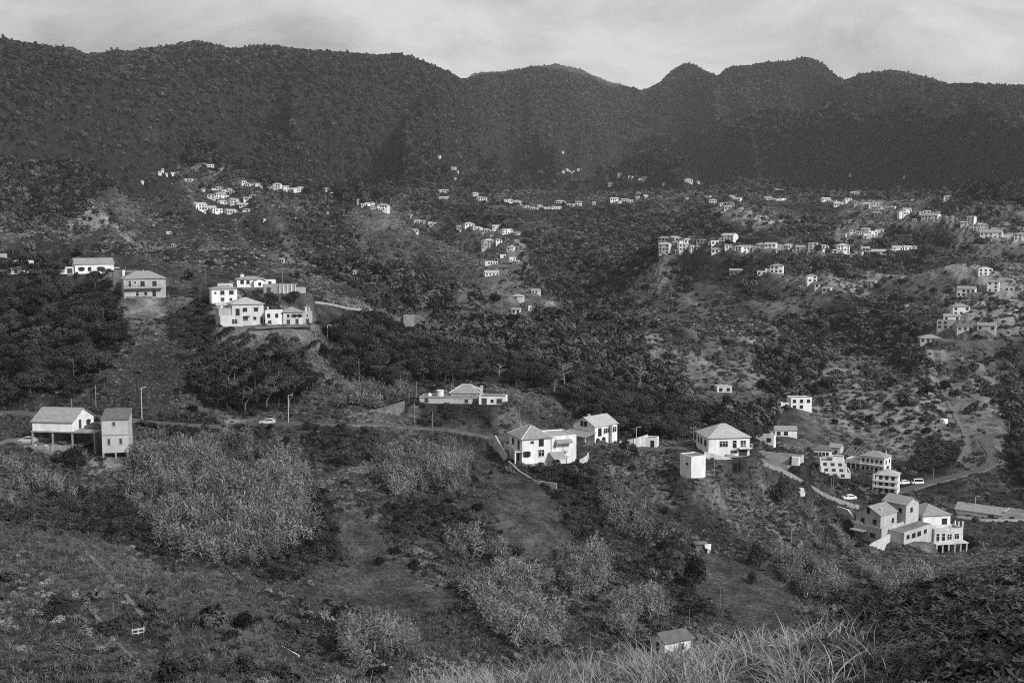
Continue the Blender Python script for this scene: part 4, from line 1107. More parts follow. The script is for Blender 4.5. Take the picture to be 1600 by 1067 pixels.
wall_run('thin concrete ledge under the row of left cluster houses', [(344, 511, 327), (400, 512, 327), (440, 510, 328), (488, 508, 330)], 0.1, 1.2, OLDC, foot=0.4)
r = house('wide_house', 'low wide white house with overhanging roof at the top of the left cluster', 'house', HB['upper_wide'], 4,
    [dict(x=-0.6, W=9.5, D=7, H=2.6, roof='hip', rh=0.9, rm='t'), dict(x=2.3, y=-1.6, W=4, D=3, H=1.8, roof='gableF', rh=1.1, rm='t'), dict(x=6, y=1, W=4, D=4, H=2.1, roof='flat', par=0.2)], [(0, 'f', -3, 1.2, 1.0, 1.0, 'd'), (0, 'f', -1, 1.2, 0.9, 0.9, 'd'), (1, 'f', 0, 0.6, 0.8, 0.8, 'd'), (2, 'f', 0, 0.8, 0.9, 0.8, 'd')])
MB().tube([(-3.4, 4, 3.2), (-3.4, 4, 4.2)], 0.7, 8).build('water_tank', WHITE, r)
r = house('block_building', 'unfinished flat grey building with streaked pillars right of the wide low house', 'building', HB['block_wall'], 3,
    [dict(W=10.5, D=6, H=2.7, roof='flat', par=0.2, wm='k'), dict(x=7, y=1, W=3.5, D=5, H=1.5, roof='flat', par=0.2, wm='g')], [(0, 'f', -3.6, 0.2, 1.4, 1.8, 'x')], [('pillar', CREAM, [(-0.2 + k * 1.3, 0.25 + k * 1.3, -0.25, -0.01, -2, 2.9)]) for k in range(5)])
house('roadside_garage', 'grey concrete garage box beside the upper lane', 'garage', (638, 509, 438), -6, [dict(W=3.8, D=5, H=4.0, roof='flat', par=0.15, wm='k'), dict(x=-5.0, y=1.5, W=6, D=3, H=3.2, roof='none', wm='o')])
# 17 right hand pair
r = house('gabled_house', 'pale multi-level house with steep front gable, left one of the lower right pair', 'house', (1352, 838, 288), -32,
    [dict(x=0.6, y=0, z=-1, W=8.4, D=11, H=3.6, roof='flat', par=0.6, wm='p', rm='t'), dict(x=-0.3, y=1.6, z=2.6, W=7.4, D=8, H=3.3, roof='gableF', rh=2.0, rm='t', wm='p', foot=0), dict(x=1.6, y=11.2, z=0, W=7, D=6.5, H=7.6, roof='gable', rh=1.7, rm='t', wm='p'),
     dict(x=7.2, y=3, z=-0.6, W=4.6, D=14, H=2.9, roof='flat', par=0.25, wm='p')],
    [(1, 'f', -1.6, 3.0, 0.9, 1.4, 'd'), (1, 'f', 0.0, 6.2, 0.8, 1.2, 'd'), (1, 'f', 2.0, 3.6, 0.9, 1.0, 'd'), (0, 'f', 1.6, 0.4, 1.4, 0.9, 'd'), (2, 'r', -0.5, 5.6, 0.9, 1.0, 'd'), (2, 'f', 1.8, 5.6, 0.8, 1.0, 'd'), (3, 'r', -5.0, 0.7, 1.2, 0.8, 'd'), (3, 'r', -2.2, 0.5, 1.6, 1.0, 'd'), (3, 'r', 0.5, 0.5, 1.6, 1.0, 'd'), (3, 'r', 3.6, 0.7, 1.2, 0.8, 'd'), (1, 'r', 2, 3.4, 0.9, 1.0, 'd')],
    [('balcony', CREAM, [(-4.4, -1.2, 0.2, 1.59, 2.61, 2.8), (-4.4, -1.2, 0.2, 0.35, 2.805, 3.6)]), ('porch_roof', TILE, [(-3.4, 0.6, -2.6, -0.02, 1.7, 1.85)]), ('porch_post', DARKW, [(-3.3, -3.1, -2.5, -2.3, -2.5, 1.7), (0.3, 0.5, -2.5, -2.3, -2.5, 1.7)])])
chimney(r, 2, 4, 6.6, 0.7, 0.4)
MB().box(-0.9, 0.7, -5.6, -4.4, -3.5, -1.2).gable_wall(-0.9, 0.7, -5.6, -4.4, -1.22, 0.6, 'y').build('kennel', WHITE, r)
level(r, 0, 9, -7, -2.2, -3.4, 3.0)
wall_run('tall pale retaining wall climbing below the front-gabled house', [(1346, 872, 272), (1362, 858, 278), (1385, 846, 284), (1412, 832, 292)], 1.6, 0.4, CREAM, foot=3.2)
wall_run('rough bank wall left of the front-gabled house', [(1308, 795, 302), (1325, 800, 299), (1334, 812, 294)], 0.8, 0.5, CREAM, foot=1.0)
r = house('stilt_house', 'pale pyramid-roofed house with glazed veranda on stilts, right one of the lower right pair', 'house', (1463, 824, 296), 33,
    [dict(W=8.4, D=9.4, H=3.4, rh=2.2, rm='t', wm='w'), dict(x=1.0, y=-4.4, z=-2.8, W=8.6, D=4.39, H=2.8, roof='flat', par=0.8, wm='c', foot=0, rm='l')],
    [(0, 'l', -2.8, 0.9, 1.3, 1.5, 'd'), (0, 'l', 0.2, 0.3, 1.2, 2.2, 'd'), (0, 'l', 3.0, 1.2, 1.0, 1.1, 'd'), (0, 'f', 2.4, 1.0, 1.4, 1.4, 'd'), (1, 'f', -3.3, -2.4, 0.9, 2.0, 'w'), (1, 'f', -1.6, -2.4, 0.9, 2.0, 'w'), (1, 'f', 0.2, -2.1, 1.3, 1.4, 'w'), (1, 'f', 2.4, -2.1, 1.3, 1.4, 'w'), (1, 'l', 0, -2.1, 1.4, 1.3, 'd')],
    [('deck', CREAM, [(-3.7, 6.0, -6.0, -0.4, -3.1, -2.82)]), ('parapet_post', WHITE, [(5.0, 5.3, -4.4, -4.1, 0.8, 2.6), (5.0, 5.3, -2.6, -2.3, 0.8, 2.1), (5.0, 5.3, -1.0, -0.7, 0.8, 1.9)]), ('white_panel', WHITE, [(-4.6, -4.22, 5.2, 6.2, 0.2, 2.9)]),
     ('annex', WHITE, [(-6.6, -4.23, 6.4, 9.0, -3, 2.2)])] +
    [('stilt', CREAM, [(-3.5 + k * 1.8, -3.2 + k * 1.8, -5.8, -5.5, -7.5, -3.1)]) for k in range(6)])
for k in range(4): MB().tube([(-1.6 + k * 1.8, -5.7, -3.15), (-2.5 + k * 1.8, -3.6, -6.0)], 0.08, 5).build('brace', WOODP, r)
level(r, -4.5, 7.5, -9, -0.8, -6.2, 3.0)
level(r, -9, -4.5, -6, 3, -2.6, 2.0)
wall_run('low white yard wall between the two lower right houses', [(1398, 806, 310), (1420, 796, 318), (1440, 795, 318)], 0.9, 0.3, WHITE)
r = house('long_shed', 'long grey-roofed building half hidden by the slope at the right edge', 'building', (1540, 810, 335), -12,
    [dict(x=-2, W=14, D=7, H=1.6, roof='gable', rh=1.7, rm='t', wm='w'), dict(x=8.2, y=0.5, W=6, D=6, H=2.6, roof='flat', par=0.3, wm='c', rm='f')], [(0, 'f', 3.6, 0.3, 1.6, 1.0, 'x'), (1, 'f', -0.6, 0.4, 1.2, 1.2, 'x')])
wall_run('low grey wall in front of the long grey-roofed building', [(1495, 806, 325), (1540, 812, 322), (1600, 812, 322)], 0.2, 0.3, GREYW, foot=0.6)
# 20-23 beyond the ridge road
r = house('balcony_block', 'three-storey white block wrapped in balconies beside the right road', 'building', HB['road_block'], -8,
    [dict(W=7, D=6, H=6.3, rh=1.6, rm='l', wm='w')], [(0, 'f', -2 + 2 * k, z_, 0.9, 1.3, 'd') for k in range(3) for z_ in (0.6, 2.7, 4.7)],
    [('balcony', WHITE, [(-3.9, 3.9, -1.3, -0.01, 2.1, 2.3), (-3.9, 3.9, -1.3, -1.15, 2.301, 2.9)]), ('balcony', WHITE, [(-3.9, 3.9, -1.3, -0.01, 4.2, 4.4), (-3.9, 3.9, -1.3, -1.15, 4.401, 5.0)]), ('stair_pillar', WHITE, [(-4.6, -3.95, -0.8, 0.2, -2, 6.6)]), ('plinth', CONC, [(-2.5, 3.8, -1.0, -0.01, -3, 0.3)])])
r = house('tiered_house', 'white house of stacked terraces with dark planting on each tier', 'house', HB['tiers'], 5,
    [dict(W=10.5, D=9, H=1.6, roof='flat', par=0.4), dict(x=-0.4, y=1.4, z=1.6, W=9, D=7, H=1.7, roof='flat', par=0.4, foot=0), dict(x=-0.8, y=2.6, z=3.3, W=8.5, D=6, H=1.8, roof='flat', par=0.4, foot=0), dict(x=1.2, y=3.8, z=5.1, W=4, D=4, H=1.4, roof='flat', par=0.2, foot=0)],
    [(k, 'f', t, z_, 1.2, 0.9, 'x') for k, z_ in ((0, 0.4), (1, 2.0), (2, 3.8)) for t in (-2.6, 0, 2.6)])
r = house('row_building', 'two-storey white row house with hip roof under the grid of retaining beams', 'building', HB['long_row'], -22,
    [dict(x=1.8, W=9, D=7, H=5.6, rh=1.8, rm='t', wm='w'), dict(x=-5.6, y=0.4, W=6, D=6, H=3.2, roof='flat', par=0.5, wm='w')],
    [(0, 'f', -3.4 + 1.7 * k, z_, 0.8, 1.3, 'd') for k in range(5) for z_ in (0.5, 3.4)] + [(1, 'f', -1.8 + 1.8 * k, 0.3, 1.1, 1.8, 'd') for k in range(3)] + [(0, 'r', -1.6, 3.4, 0.8, 1.2, 'd'), (0, 'r', 1.6, 3.4, 0.8, 1.2, 'd'), (0, 'r', 0, 0.5, 2.2, 1.8, 'x')],
    [('balcony', WHITE, [(-2.8, 6.4, -1.0, -0.01, 2.7, 2.85)]), ('railing', WHITE, rail(-2.7, 6.3, -0.9, 2.851, 0.7, 1.2))])
chimney(r, 5.4, 4, 6.6, 1.2, 0.4)
house('dark_roofed_house', 'house with dark spreading roof above the stacked white terraces', 'house', (1284, 718, 425), 8, [dict(W=7.5, D=7, H=3.8, rh=1.4, rm='d', wm='w')], [(0, 'f', -2 + 1.35 * k, 1.8, 0.9, 1.1, 'd') for k in range(4)], [('balcony', GREYW, [(-3.6, 3.6, -1.1, -0.01, 1.3, 1.5)])])
house('small_grey_house', 'small grey-roofed house right of the dark spreading roof', 'house', (1304, 711, 435), -14, [dict(W=4.4, D=5, H=3.0, roof='gable', rh=1.3, rm='t', wm='c')], [(0, 'f', 0.5, 1.0, 0.9, 1.0, 'd')])
# beam-grid retaining face behind the row building
A, B_, C_, D_ = P(1312, 716, 428), P(1343, 681, 458), P(1415, 692, 455), P(1384, 716, 425)
rg = tag(empty('retaining_face', A), 'grey concrete beam grid holding the cut bank above the row building', 'retaining wall')
def pt(s, t): return (A * (1 - s) + D_ * s) * (1 - t) + (B_ * (1 - s) + C_ * s) * t
_off = Vector((0, -1.2, 0.8))
b = MB()
b.add([pt(0, 0) + _off - A, pt(1, 0) + _off - A, pt(1, 1) + _off - A, pt(0, 1) + _off - A, pt(0, 0) - A + Vector((0, 1, -3)), pt(1, 0) - A + Vector((0, 1, -3)), pt(1, 1) - A + Vector((0, 1, -3)), pt(0, 1) - A + Vector((0, 1, -3))], [(0, 1, 2, 3), (0, 4, 5, 1), (1, 5, 6, 2), (2, 6, 7, 3), (3, 7, 4, 0)])
b.build('bank_face', mat('bank_concrete', 0.085, var=0.3, scale=0.3), rg)
for s in np.linspace(0.02, 0.98, 12): MB().tube([pt(s, 0.0) + _off * 1.05 - A, pt(s, 1.0) + _off * 1.05 - A], 0.2, 4).build('beam', OLDC, rg)
for t in np.linspace(0.1, 0.98, 6): MB().tube([pt(0, t) + _off * 1.08 - A, pt(1, t) + _off * 1.08 - A], 0.2, 4).build('beam', OLDC, rg)
# 24 shed in the dip
house('white_shed', 'small white shed with dark gabled roof rising behind the foreground grass', 'shed', (1028, 1021, 150), -56, [dict(W=3.3, D=4.4, H=2.0, roof='gableF', rh=0.95, rm='d', wm='w')], [(0, 'f', 0, 0.1, 0.8, 1.6, 'w'), (0, 'r', 0.6, 0.9, 0.7, 0.6, 'd')])
# sloping bank wall by the road left of the long house
wall_run('slanting weathered concrete wall below the cane stand beside the road', [(541, 662, 290), (565, 655, 294), (600, 647, 298), (632, 637, 303)], 1.9, 0.4, OLDC, foot=2.5)
wall_run('thin pale edge wall at the left road below the dark wood', [(-20, 640, 279), (30, 640, 278), (64, 641, 276)], 0.5, 0.3, OLDC)

wall_run('rough stone terrace edge crossing the left grassy hill to the vegetable bed', [(112, 842, 150), (150, 880, 135), (190, 925, 122), (240, 985, 108)], 0.25, 0.5, STONE, foot=1.0, name='stone_edge', follow=True)
wall_run('rough stone edge along the lower side of the vegetable bed', [(140, 952, 106), (180, 1005, 96), (225, 1050, 88)], 0.2, 0.4, STONE, foot=1.0, name='stone_edge', follow=True)
land_me.vertices.foreach_set('co', np.stack([GX, GY, GZ + CAMZ], -1).astype(np.float32).ravel())
land_me.update()
# ------------------------------------------------------------------ smaller houses on the land, by cluster
def quick(u, v, wpx, label, group=None, roof='hip', st=1, yaw=0, wm='w', rm='t', name='house', dmin=300, annex=0, depth=0.8):
    g = G(u, v, dmin)
    s = g.y / FPX
    W = wpx * s
    D = W * depth
    H = min(2.5 * st, max(W * (0.4 + 0.1 * st), 2.0)) if st < 3 else min(2.4 * st, W * 0.9)
    vols = [dict(W=W, D=D, H=H, roof=roof, rh=W * 0.16, rm=rm, wm=wm, par=0.4, foot=3.5)]
    if annex: vols.append(dict(x=annex * (W * 0.5 + W * 0.22), y=D * 0.15, W=W * 0.44, D=D * 0.7, H=H * 0.55, roof='flat', par=0.3, wm=wm))
    wins = []
    n = max(2, min(5, int(W / 2.6)))
    for k in range(n):
        for q in range(st if st < 3 else 3):
            if (k * 7 + q * 3 + int(u)) % 6 == 0: continue
            wins.append((0, 'f', (k + 0.5) / n * W - W / 2, H / max(st, 1) * q + H / max(st, 1) * 0.3, min(1.3, W / n * 0.5), min(1.3, H / max(st, 1) * 0.46), 'd'))
    d2 = Vector((g.x, g.y)).normalized()
    for q in (1.1, 2.0): CLEAR.append((g.x - d2.x * W * q, g.y - d2.y * W * q, 0.62 * W))
    return house(name, label, 'house', g, yaw, vols, wins, (), group)
# right slope, readable one by one
quick(1540, 431, 21, 'white house with curved gable and terrace posts, topmost on the right slope', roof='gableF', st=2, yaw=15)
quick(1551, 456, 17, 'tall white hip-roofed house on the right slope beside a flat-roofed wing', st=3, yaw=-5)
quick(1573, 455, 20, 'flat-roofed wing with big dark openings right of the tall slope house', roof='flat', st=1, yaw=-5, wm='c')
quick(1509, 465, 27, 'long white two-storey house with rows of dark windows on the right slope', roof='gable', st=2, yaw=-10, depth=0.4)
quick(1502, 494, 25, 'white house with broad gable and side porch in the middle of the right slope', roof='hip', st=2, yaw=12, annex=1)
quick(1487, 503, 24, 'low white gabled house just below the broad-gabled slope house', roof='gable', st=1, yaw=5, depth=0.5)
quick(1477, 515, 25, 'grey unfinished block under the low white gabled house', roof='flat', st=2, yaw=5, wm='k', depth=0.4)
quick(1508, 518, 25, 'grey derelict house with broken roof low on the right slope', roof='gable', st=1, yaw=20, wm='g', rm='d')
quick(1541, 517, 27, 'long low grey house with small chimney on the right slope', roof='gable', st=1, yaw=-8, wm='c', depth=0.4)
quick(1454, 541, 31, 'grey hip-roofed house lowest on the right slope beside the path', st=1, yaw=10, wm='g', rm='t')
quick(1132, 614, 24, 'small pale ruined house amid the trees above the ravine', roof='flat', st=1, yaw=15, wm='c')
quick(1252, 641, 34, 'white flat-roofed house stepping down the slope above the ravine', roof='flat', st=2, yaw=20, annex=-1, depth=0.6)
quick(1194, 692, 30, 'white terrace house with dark window row behind the pyramid-roofed house', roof='flat', st=1, yaw=-14, depth=0.5)
quick(1228, 682, 34, 'low white house with garden terrace, right of the dark window row house', roof='gable', st=1, yaw=10, annex=-1, depth=0.5)
quick(1188, 676, 14, 'tiny white house hidden in shrubs behind the pyramid-roofed house', st=1)
quick(1213, 427, 19, 'white hip-roofed house alone on the crest of the broad middle hill', st=2, yaw=-8, annex=-1)
quick(1150, 431, 20, 'low grey shed left of the house on the middle hill crest', roof='gable', st=1, wm='o', depth=0.35)
quick(1190, 430, 14, 'low pale shed just left of the hill crest house', roof='flat', st=1, wm='c', depth=0.4)
quick(1269, 443, 15, 'white house, upper one of three on the hill right of the crest', st=2, yaw=15)
quick(1280, 450, 14, 'dark-roofed house, middle one of three on the hill', roof='gable', st=1, rm='d', wm='c')
quick(1291, 458, 14, 'white-ended house, lowest one of three on the hill', roof='gable', st=1, yaw=-25)
quick(1361, 449, 14, 'white house with sloping garden wall alone right of the hill group', roof='gable', st=2, yaw=-30)
quick(1548, 374, 32, 'long white two-storey house on the terraces at the right', roof='gable', st=2, yaw=-5, annex=1, depth=0.4)
quick(1594, 376, 18, 'white house cut by the right edge of the photo above the terraces', st=2, yaw=-5)
quick(928, 321, 6, 'narrow pale tower among the far central trees', roof='flat', st=3, wm='c')
ORD = 'first second third fourth fifth sixth seventh eighth ninth tenth eleventh twelfth thirteenth fourteenth fifteenth sixteenth seventeenth eighteenth nineteenth twentieth twenty-first twenty-second twenty-third twenty-fourth twenty-fifth twenty-sixth twenty-seventh twenty-eighth twenty-ninth thirtieth thirty-first thirty-second thirty-third thirty-fourth thirty-fifth thirty-sixth thirty-seventh thirty-eighth thirty-ninth fortieth'.split()
FAR = [
 ('scattered houses on the top of the left village spur', 'on the top of the left village spur', [(247,279,10),(221,292,7),(281,261,7),(329,264,12),(294,283,13),(280,272,8),(317,299,6)]),
 ('houses packed on the slope of the left village', 'packed on the slope of the left village', [(343,297,13),(352,301,9),(362,303,8),(330,312,12),(346,310,17),(347,319,14),(367,320,15),(381,323,15),(386,313,10),(393,308,8),(315,328,20),(329,333,18),(363,333,18),(342,334,13),(384,331,11)]),
 ('houses in the row on the crest right of the left village', 'on the crest just right of the left village', [(382,287,8),(401,291,13),(432,298,13),(446,298,12),(458,298,14),(472,299,14),(510,300,10)]),
 ('houses descending the crest towards the centre', 'descending the crest towards the centre', [(521,305,10),(535,306,15),(550,311,9),(563,319,10),(575,323,9),(583,327,8),(597,332,18)]),
 ('small huts on the left spur', 'among the fields under the left village', [(264,367,8),(271,386,6),(497,320,4),(512,337,4),(464,344,6),(413,347,4),(440,411,7),(556,428,9)]),
 ('houses on the small central knoll', 'on the knoll below the central forest', [(684,248,7),(705,265,12),(715,270,4),(710,284,7),(692,302,15),(694,313,18)]),
 ('houses along the far central ledge', 'along the far central ledge', [(744,307,10),(754,315,13),(793,315,12),(809,317,15),(824,325,13),(857,326,12),(872,327,11),(873,317,14),(904,321,10),(960,316,13),(977,314,9),(985,316,9)]),
 ('highest scattered houses under the central forest', 'high under the central forest', [(797,290,5),(843,269,6),(851,269,5),(878,269,8),(889,269,6),(906,269,9),(878,242,6),(956,291,14),(969,276,10),(991,278,8),(999,279,5),(1009,281,12),(998,303,7),(995,310,7),(1009,308,9)]),
 ('houses along the central spur road', 'along the central spur road', [(643,340,5),(651,349,10),(676,353,11),(649,363,9),(718,358,9),(734,353,16),(745,358,12),(759,364,13),(776,361,13),(793,365,17),(809,367,9)]),
 ('houses stepping down the central spur', 'stepping down the central spur end', [(768,370,5),(764,379,16),(780,380,10),(761,389,18),(797,392,13),(786,403,9),(801,408,10),(768,415,24),(769,430,23),(824,416,5)]),
 ('houses beside the steep lane of the central spur', 'by the steep lane ending the central spur', [(838,458,16),(809,472,17),(828,485,6),(806,491,14),(883,489,7),(995,423,6)]),
 ('houses under the right forest edge', 'under the right forest edge', [(1039,288,9),(1075,287,14),(1098,289,7),(1105,309,9),(1114,318,12),(1142,309,9),(1151,313,12),(1137,327,12),(1073,312,6),(1213,297,6),(1221,299,7),(1202,312,14),(1223,313,11)]),
 ('houses of the upper right village row', 'in the upper right village row', [(1292,314,15),(1302,316,10),(1326,316,10),(1339,320,8),(1311,322,16),(1352,325,18),(1371,323,14),(1369,330,16),(1386,329,10),(1394,327,9),(1371,336,12)]),
 ('highest houses on the right flank', 'high on the right forest flank', [(1332,303,6),(1340,305,8),(1330,276,5),(1407,295,8),(1414,282,5),(1481,313,11),(1550,308,4),(1499,327,4),(1482,349,8)]),
 ('houses right of the upper right village', 'right of the upper right village', [(1418,335,14),(1448,335,12),(1452,345,26),(1429,346,7),(1466,335,9),(1516,351,12),(1506,353,10),(1539,355,9),(1526,361,10)]),
 ('houses in the hollow under the upper right village', 'in the hollow below the upper right village', [(1313,370,18),(1332,368,10),(1352,367,12),(1364,370,15),(1355,374,12),(1374,363,13)]),
 ('houses at the left end of the long ledge village', 'at the ledge village left end', [(1036,382,17),(1037,396,17),(1058,377,17),(1077,381,17),(1094,382,14),(1069,393,17),(1084,392,10),(1059,396,9),(1136,377,22),(1117,385,12),(1120,398,17)]),
 ('houses in the middle of the long ledge village', 'in the long ledge village middle', [(1138,390,10),(1153,392,12),(1169,394,17),(1187,391,14),(1203,387,18),(1217,388,12),(1231,388,16),(1217,393,9),(1250,394,14),(1270,395,14),(1287,391,16)]),
 ('houses at the right end of the long ledge village', 'at the ledge village right end', [(1302,396,12),(1318,397,20),(1332,402,9),(1350,394,15),(1372,398,22),(1403,391,16),(1419,390,14),(1432,388,13)]),
 ('huts on the right hill slopes', 'lying loose on the right hill slopes', [(1294,416,7),(1375,421,5),(1187,346,4),(1208,334,4)]),
]
rr = random.Random(4)
for gname, where, lst in FAR:
    srt = sorted(lst)
    for (a, b, w), (a2, b2, w2) in zip(srt[:-1], srt[1:]):
        if 5 < a2 - a < 36 and abs(b2 - b) < 11 and len(lst) < 34:
            m_ = max(1, int((a2 - a) / 8))
            for q in range(m_): lst.append((round(a + (a2 - a) * (q + 1) / (m_ + 1) + rr.uniform(-2, 2)), round(b + (b2 - b) * (q + 1) / (m_ + 1) + rr.uniform(-2.5, 2.5)), rr.uniform(4.5, 8.5)))
    for k, (u, v, w) in enumerate(sorted(lst)):
        roof = rr.choice(['hip', 'hip', 'gable', 'gable', 'flat'])
        st = 2 if w > 9 and rr.random() < 0.4 else 1
        if (u, v) in ((1318, 397), (432, 298), (1270, 395), (1037, 396), (761, 389), (969, 276), (1516, 351)): st = 3
        wm = rr.choice('wwwccp'); rm = rr.choice('ttlll')
        kind = {'hip': 'hip-roofed', 'gable': 'gabled', 'flat': 'flat-roofed'}[roof]
        o = quick(u, v + 1, w * 0.97, f"{ORD[k]} house from the left {where}, {kind}", gname, roof, st, rr.uniform(-32, 32), wm, rm, depth=rr.uniform(0.55, 0.9), annex=rr.choice([0, 0, 0, 1, -1]) if w > 10 else 0)

# ------------------------------------------------------------------ poles, lamps, cars
def pole(u, vb, vt, label, kind='pole', d=None, group=None, r=0.13):
    g = P(u, vb, d) if d else G(u, vb, 60)
    g.z = float(ground_z(g.x, g.y))
    h = (vb - vt) * g.y / FPX
    nm = {'pole': 'utility_pole', 'lamp': 'street_lamp', 'post': 'fence_post', 'cross': 'utility_pole'}[kind]
    root = tag(empty(nm, g, facing(g)), label, {'pole': 'utility pole', 'lamp': 'street lamp', 'post': 'post', 'cross': 'utility pole'}[kind], group)
    k = max(r, g.y / FPX * 0.45)
    if kind == 'post': k = max(0.05, g.y / FPX * 0.45)
    MB().tube([(0, 0, -1.5), (0, 0, h)], [k, k * 0.75], 7).build('shaft', STEELP if kind == 'lamp' else WOODP, root)
    if kind == 'lamp':
        MB().tube([(0, 0, h), (0.2, 0, h + 0.25), (0.8, 0, h + 0.3)], [k * .7, k * .6, k * .55], 6).build('arm', STEELP, root)
        MB().box(0.7, 1.25, -0.14, 0.14, h + 0.22, h + 0.36).build('lamp_head', CREAM, root)
    if kind == 'cross':
        for q in (0.3, 1.2):
            MB().box(-1.0, 1.0, -k - 0.1, -k + 0.02, h - q - 0.1, h - q).build('crossarm', WOODP, root)
        b = MB()
        for x in (-0.9, -0.45, 0.45, 0.9): b.tube([(x, -k, h - 0.3), (x, -k, h - 0.05)], 0.06, 5)
        b.build('insulator', CREAM, root)
    return root
PL = [
 (222, 656, 606, 'pale lamp post by the road right of the concrete tower', 'lamp', None), (150, 637, 601, 'thin wooden pole behind the gabled shed', 'pole', None), (112, 637, 622, 'short thin pole at the left road edge', 'pole', None),
 (451, 662, 618, 'street lamp with bent arm by the road below the cane stand', 'lamp', None), (648, 668, 630, 'pole at the road left of the long low house', 'pole', None), (651, 626, 596, 'pole at the left corner of the long low house', 'pole', None),
 (676, 672, 643, 'shorter pole between the road and the hedge of the long house', 'pole', None), (705, 616, 598, 'thin pole behind the roof of the long low house', 'pole', None), (812, 664, 638, 'pole behind the roof of the white villa', 'pole', None),
 (1083, 706, 666, 'wooden pole with cross-arms left of the pyramid-roofed house', 'cross', None), (994, 703, 668, 'curved street lamp by the stepped white garden wall', 'lamp', None),
 (1298, 776, 747, 'left one of two poles near the white car', 'pole', None), (1302, 774, 744, 'right one of two poles near the white car', 'pole', None), (1236, 850, 816, 'pole beside the footpath below the long road wall', 'cross', None),
 (1523, 806, 776, 'street lamp before the long grey-roofed building', 'lamp', None), (1458, 750, 731, 'pole at the inner side of the far right road', 'pole', None), (1541, 700, 676, 'pole at the narrow top of the road bend', 'pole', None),
 (1547, 741, 700, 'tall pole inside the road bend at right', 'pole', None), (1577, 676, 660, 'pole at the end of the visible bend road', 'pole', None), (442, 458, 417, 'tall pole with cross-arms over the unfinished grey building', 'cross', 366),
 (512, 530, 510, 'lamp on the slope right of the left house cluster', 'lamp', None), (488, 503, 476, 'pole at the right end of the left house cluster', 'pole', None), (68, 416, 391, 'lamp pole on the left skyline near the white cottage', 'lamp', 380),
 (40, 416, 396, 'thin mast behind the left terrace building', 'pole', 388), (27, 414, 393, 'thin mast at the far left skyline', 'pole', 388), (322, 446, 420, 'pole left of the left house cluster', 'pole', None), (784, 497, 464, 'pole with cross-arms at the end of the upper lane', 'cross', None),
 (1229, 446, 424, 'pale pole right of the crest house on the middle hill', 'pole', None), (1250, 446, 430, 'thin pole left of the three hill houses', 'pole', None), (196, 432, 412, 'pole above the low dark garage', 'pole', 372), (569, 478, 466, 'short pole on the upper lane', 'pole', None),
 (561, 590, 561, 'pole among the trees of the middle slope', 'pole', None), (493, 543, 529, 'thin pale pole on the slope path', 'pole', None),
 (728, 765, 731, 'thin stake on the slope left of the terraced field', 'post', None), (820, 857, 824, 'thin stake in the terraced field', 'post', None), (919, 935, 921, 'thin stake right of the cane clump', 'post', None), (1077, 980, 950, 'thin stake above the white shed', 'post', None), (1125, 956, 914, 'thin stake on the pale lower slope', 'post', None), (507, 980, 946, 'stout post at the edge of the left grassy hill', 'post', None),
 (162, 938, 922, 'left fence post by the sloping vegetable bed', 'post', None), (177, 958, 940, 'right fence post by the sloping vegetable bed', 'post', None),
]
for (u, vb, vt, lab, kd, d) in PL: pole(u, vb, vt, lab, kd, d)

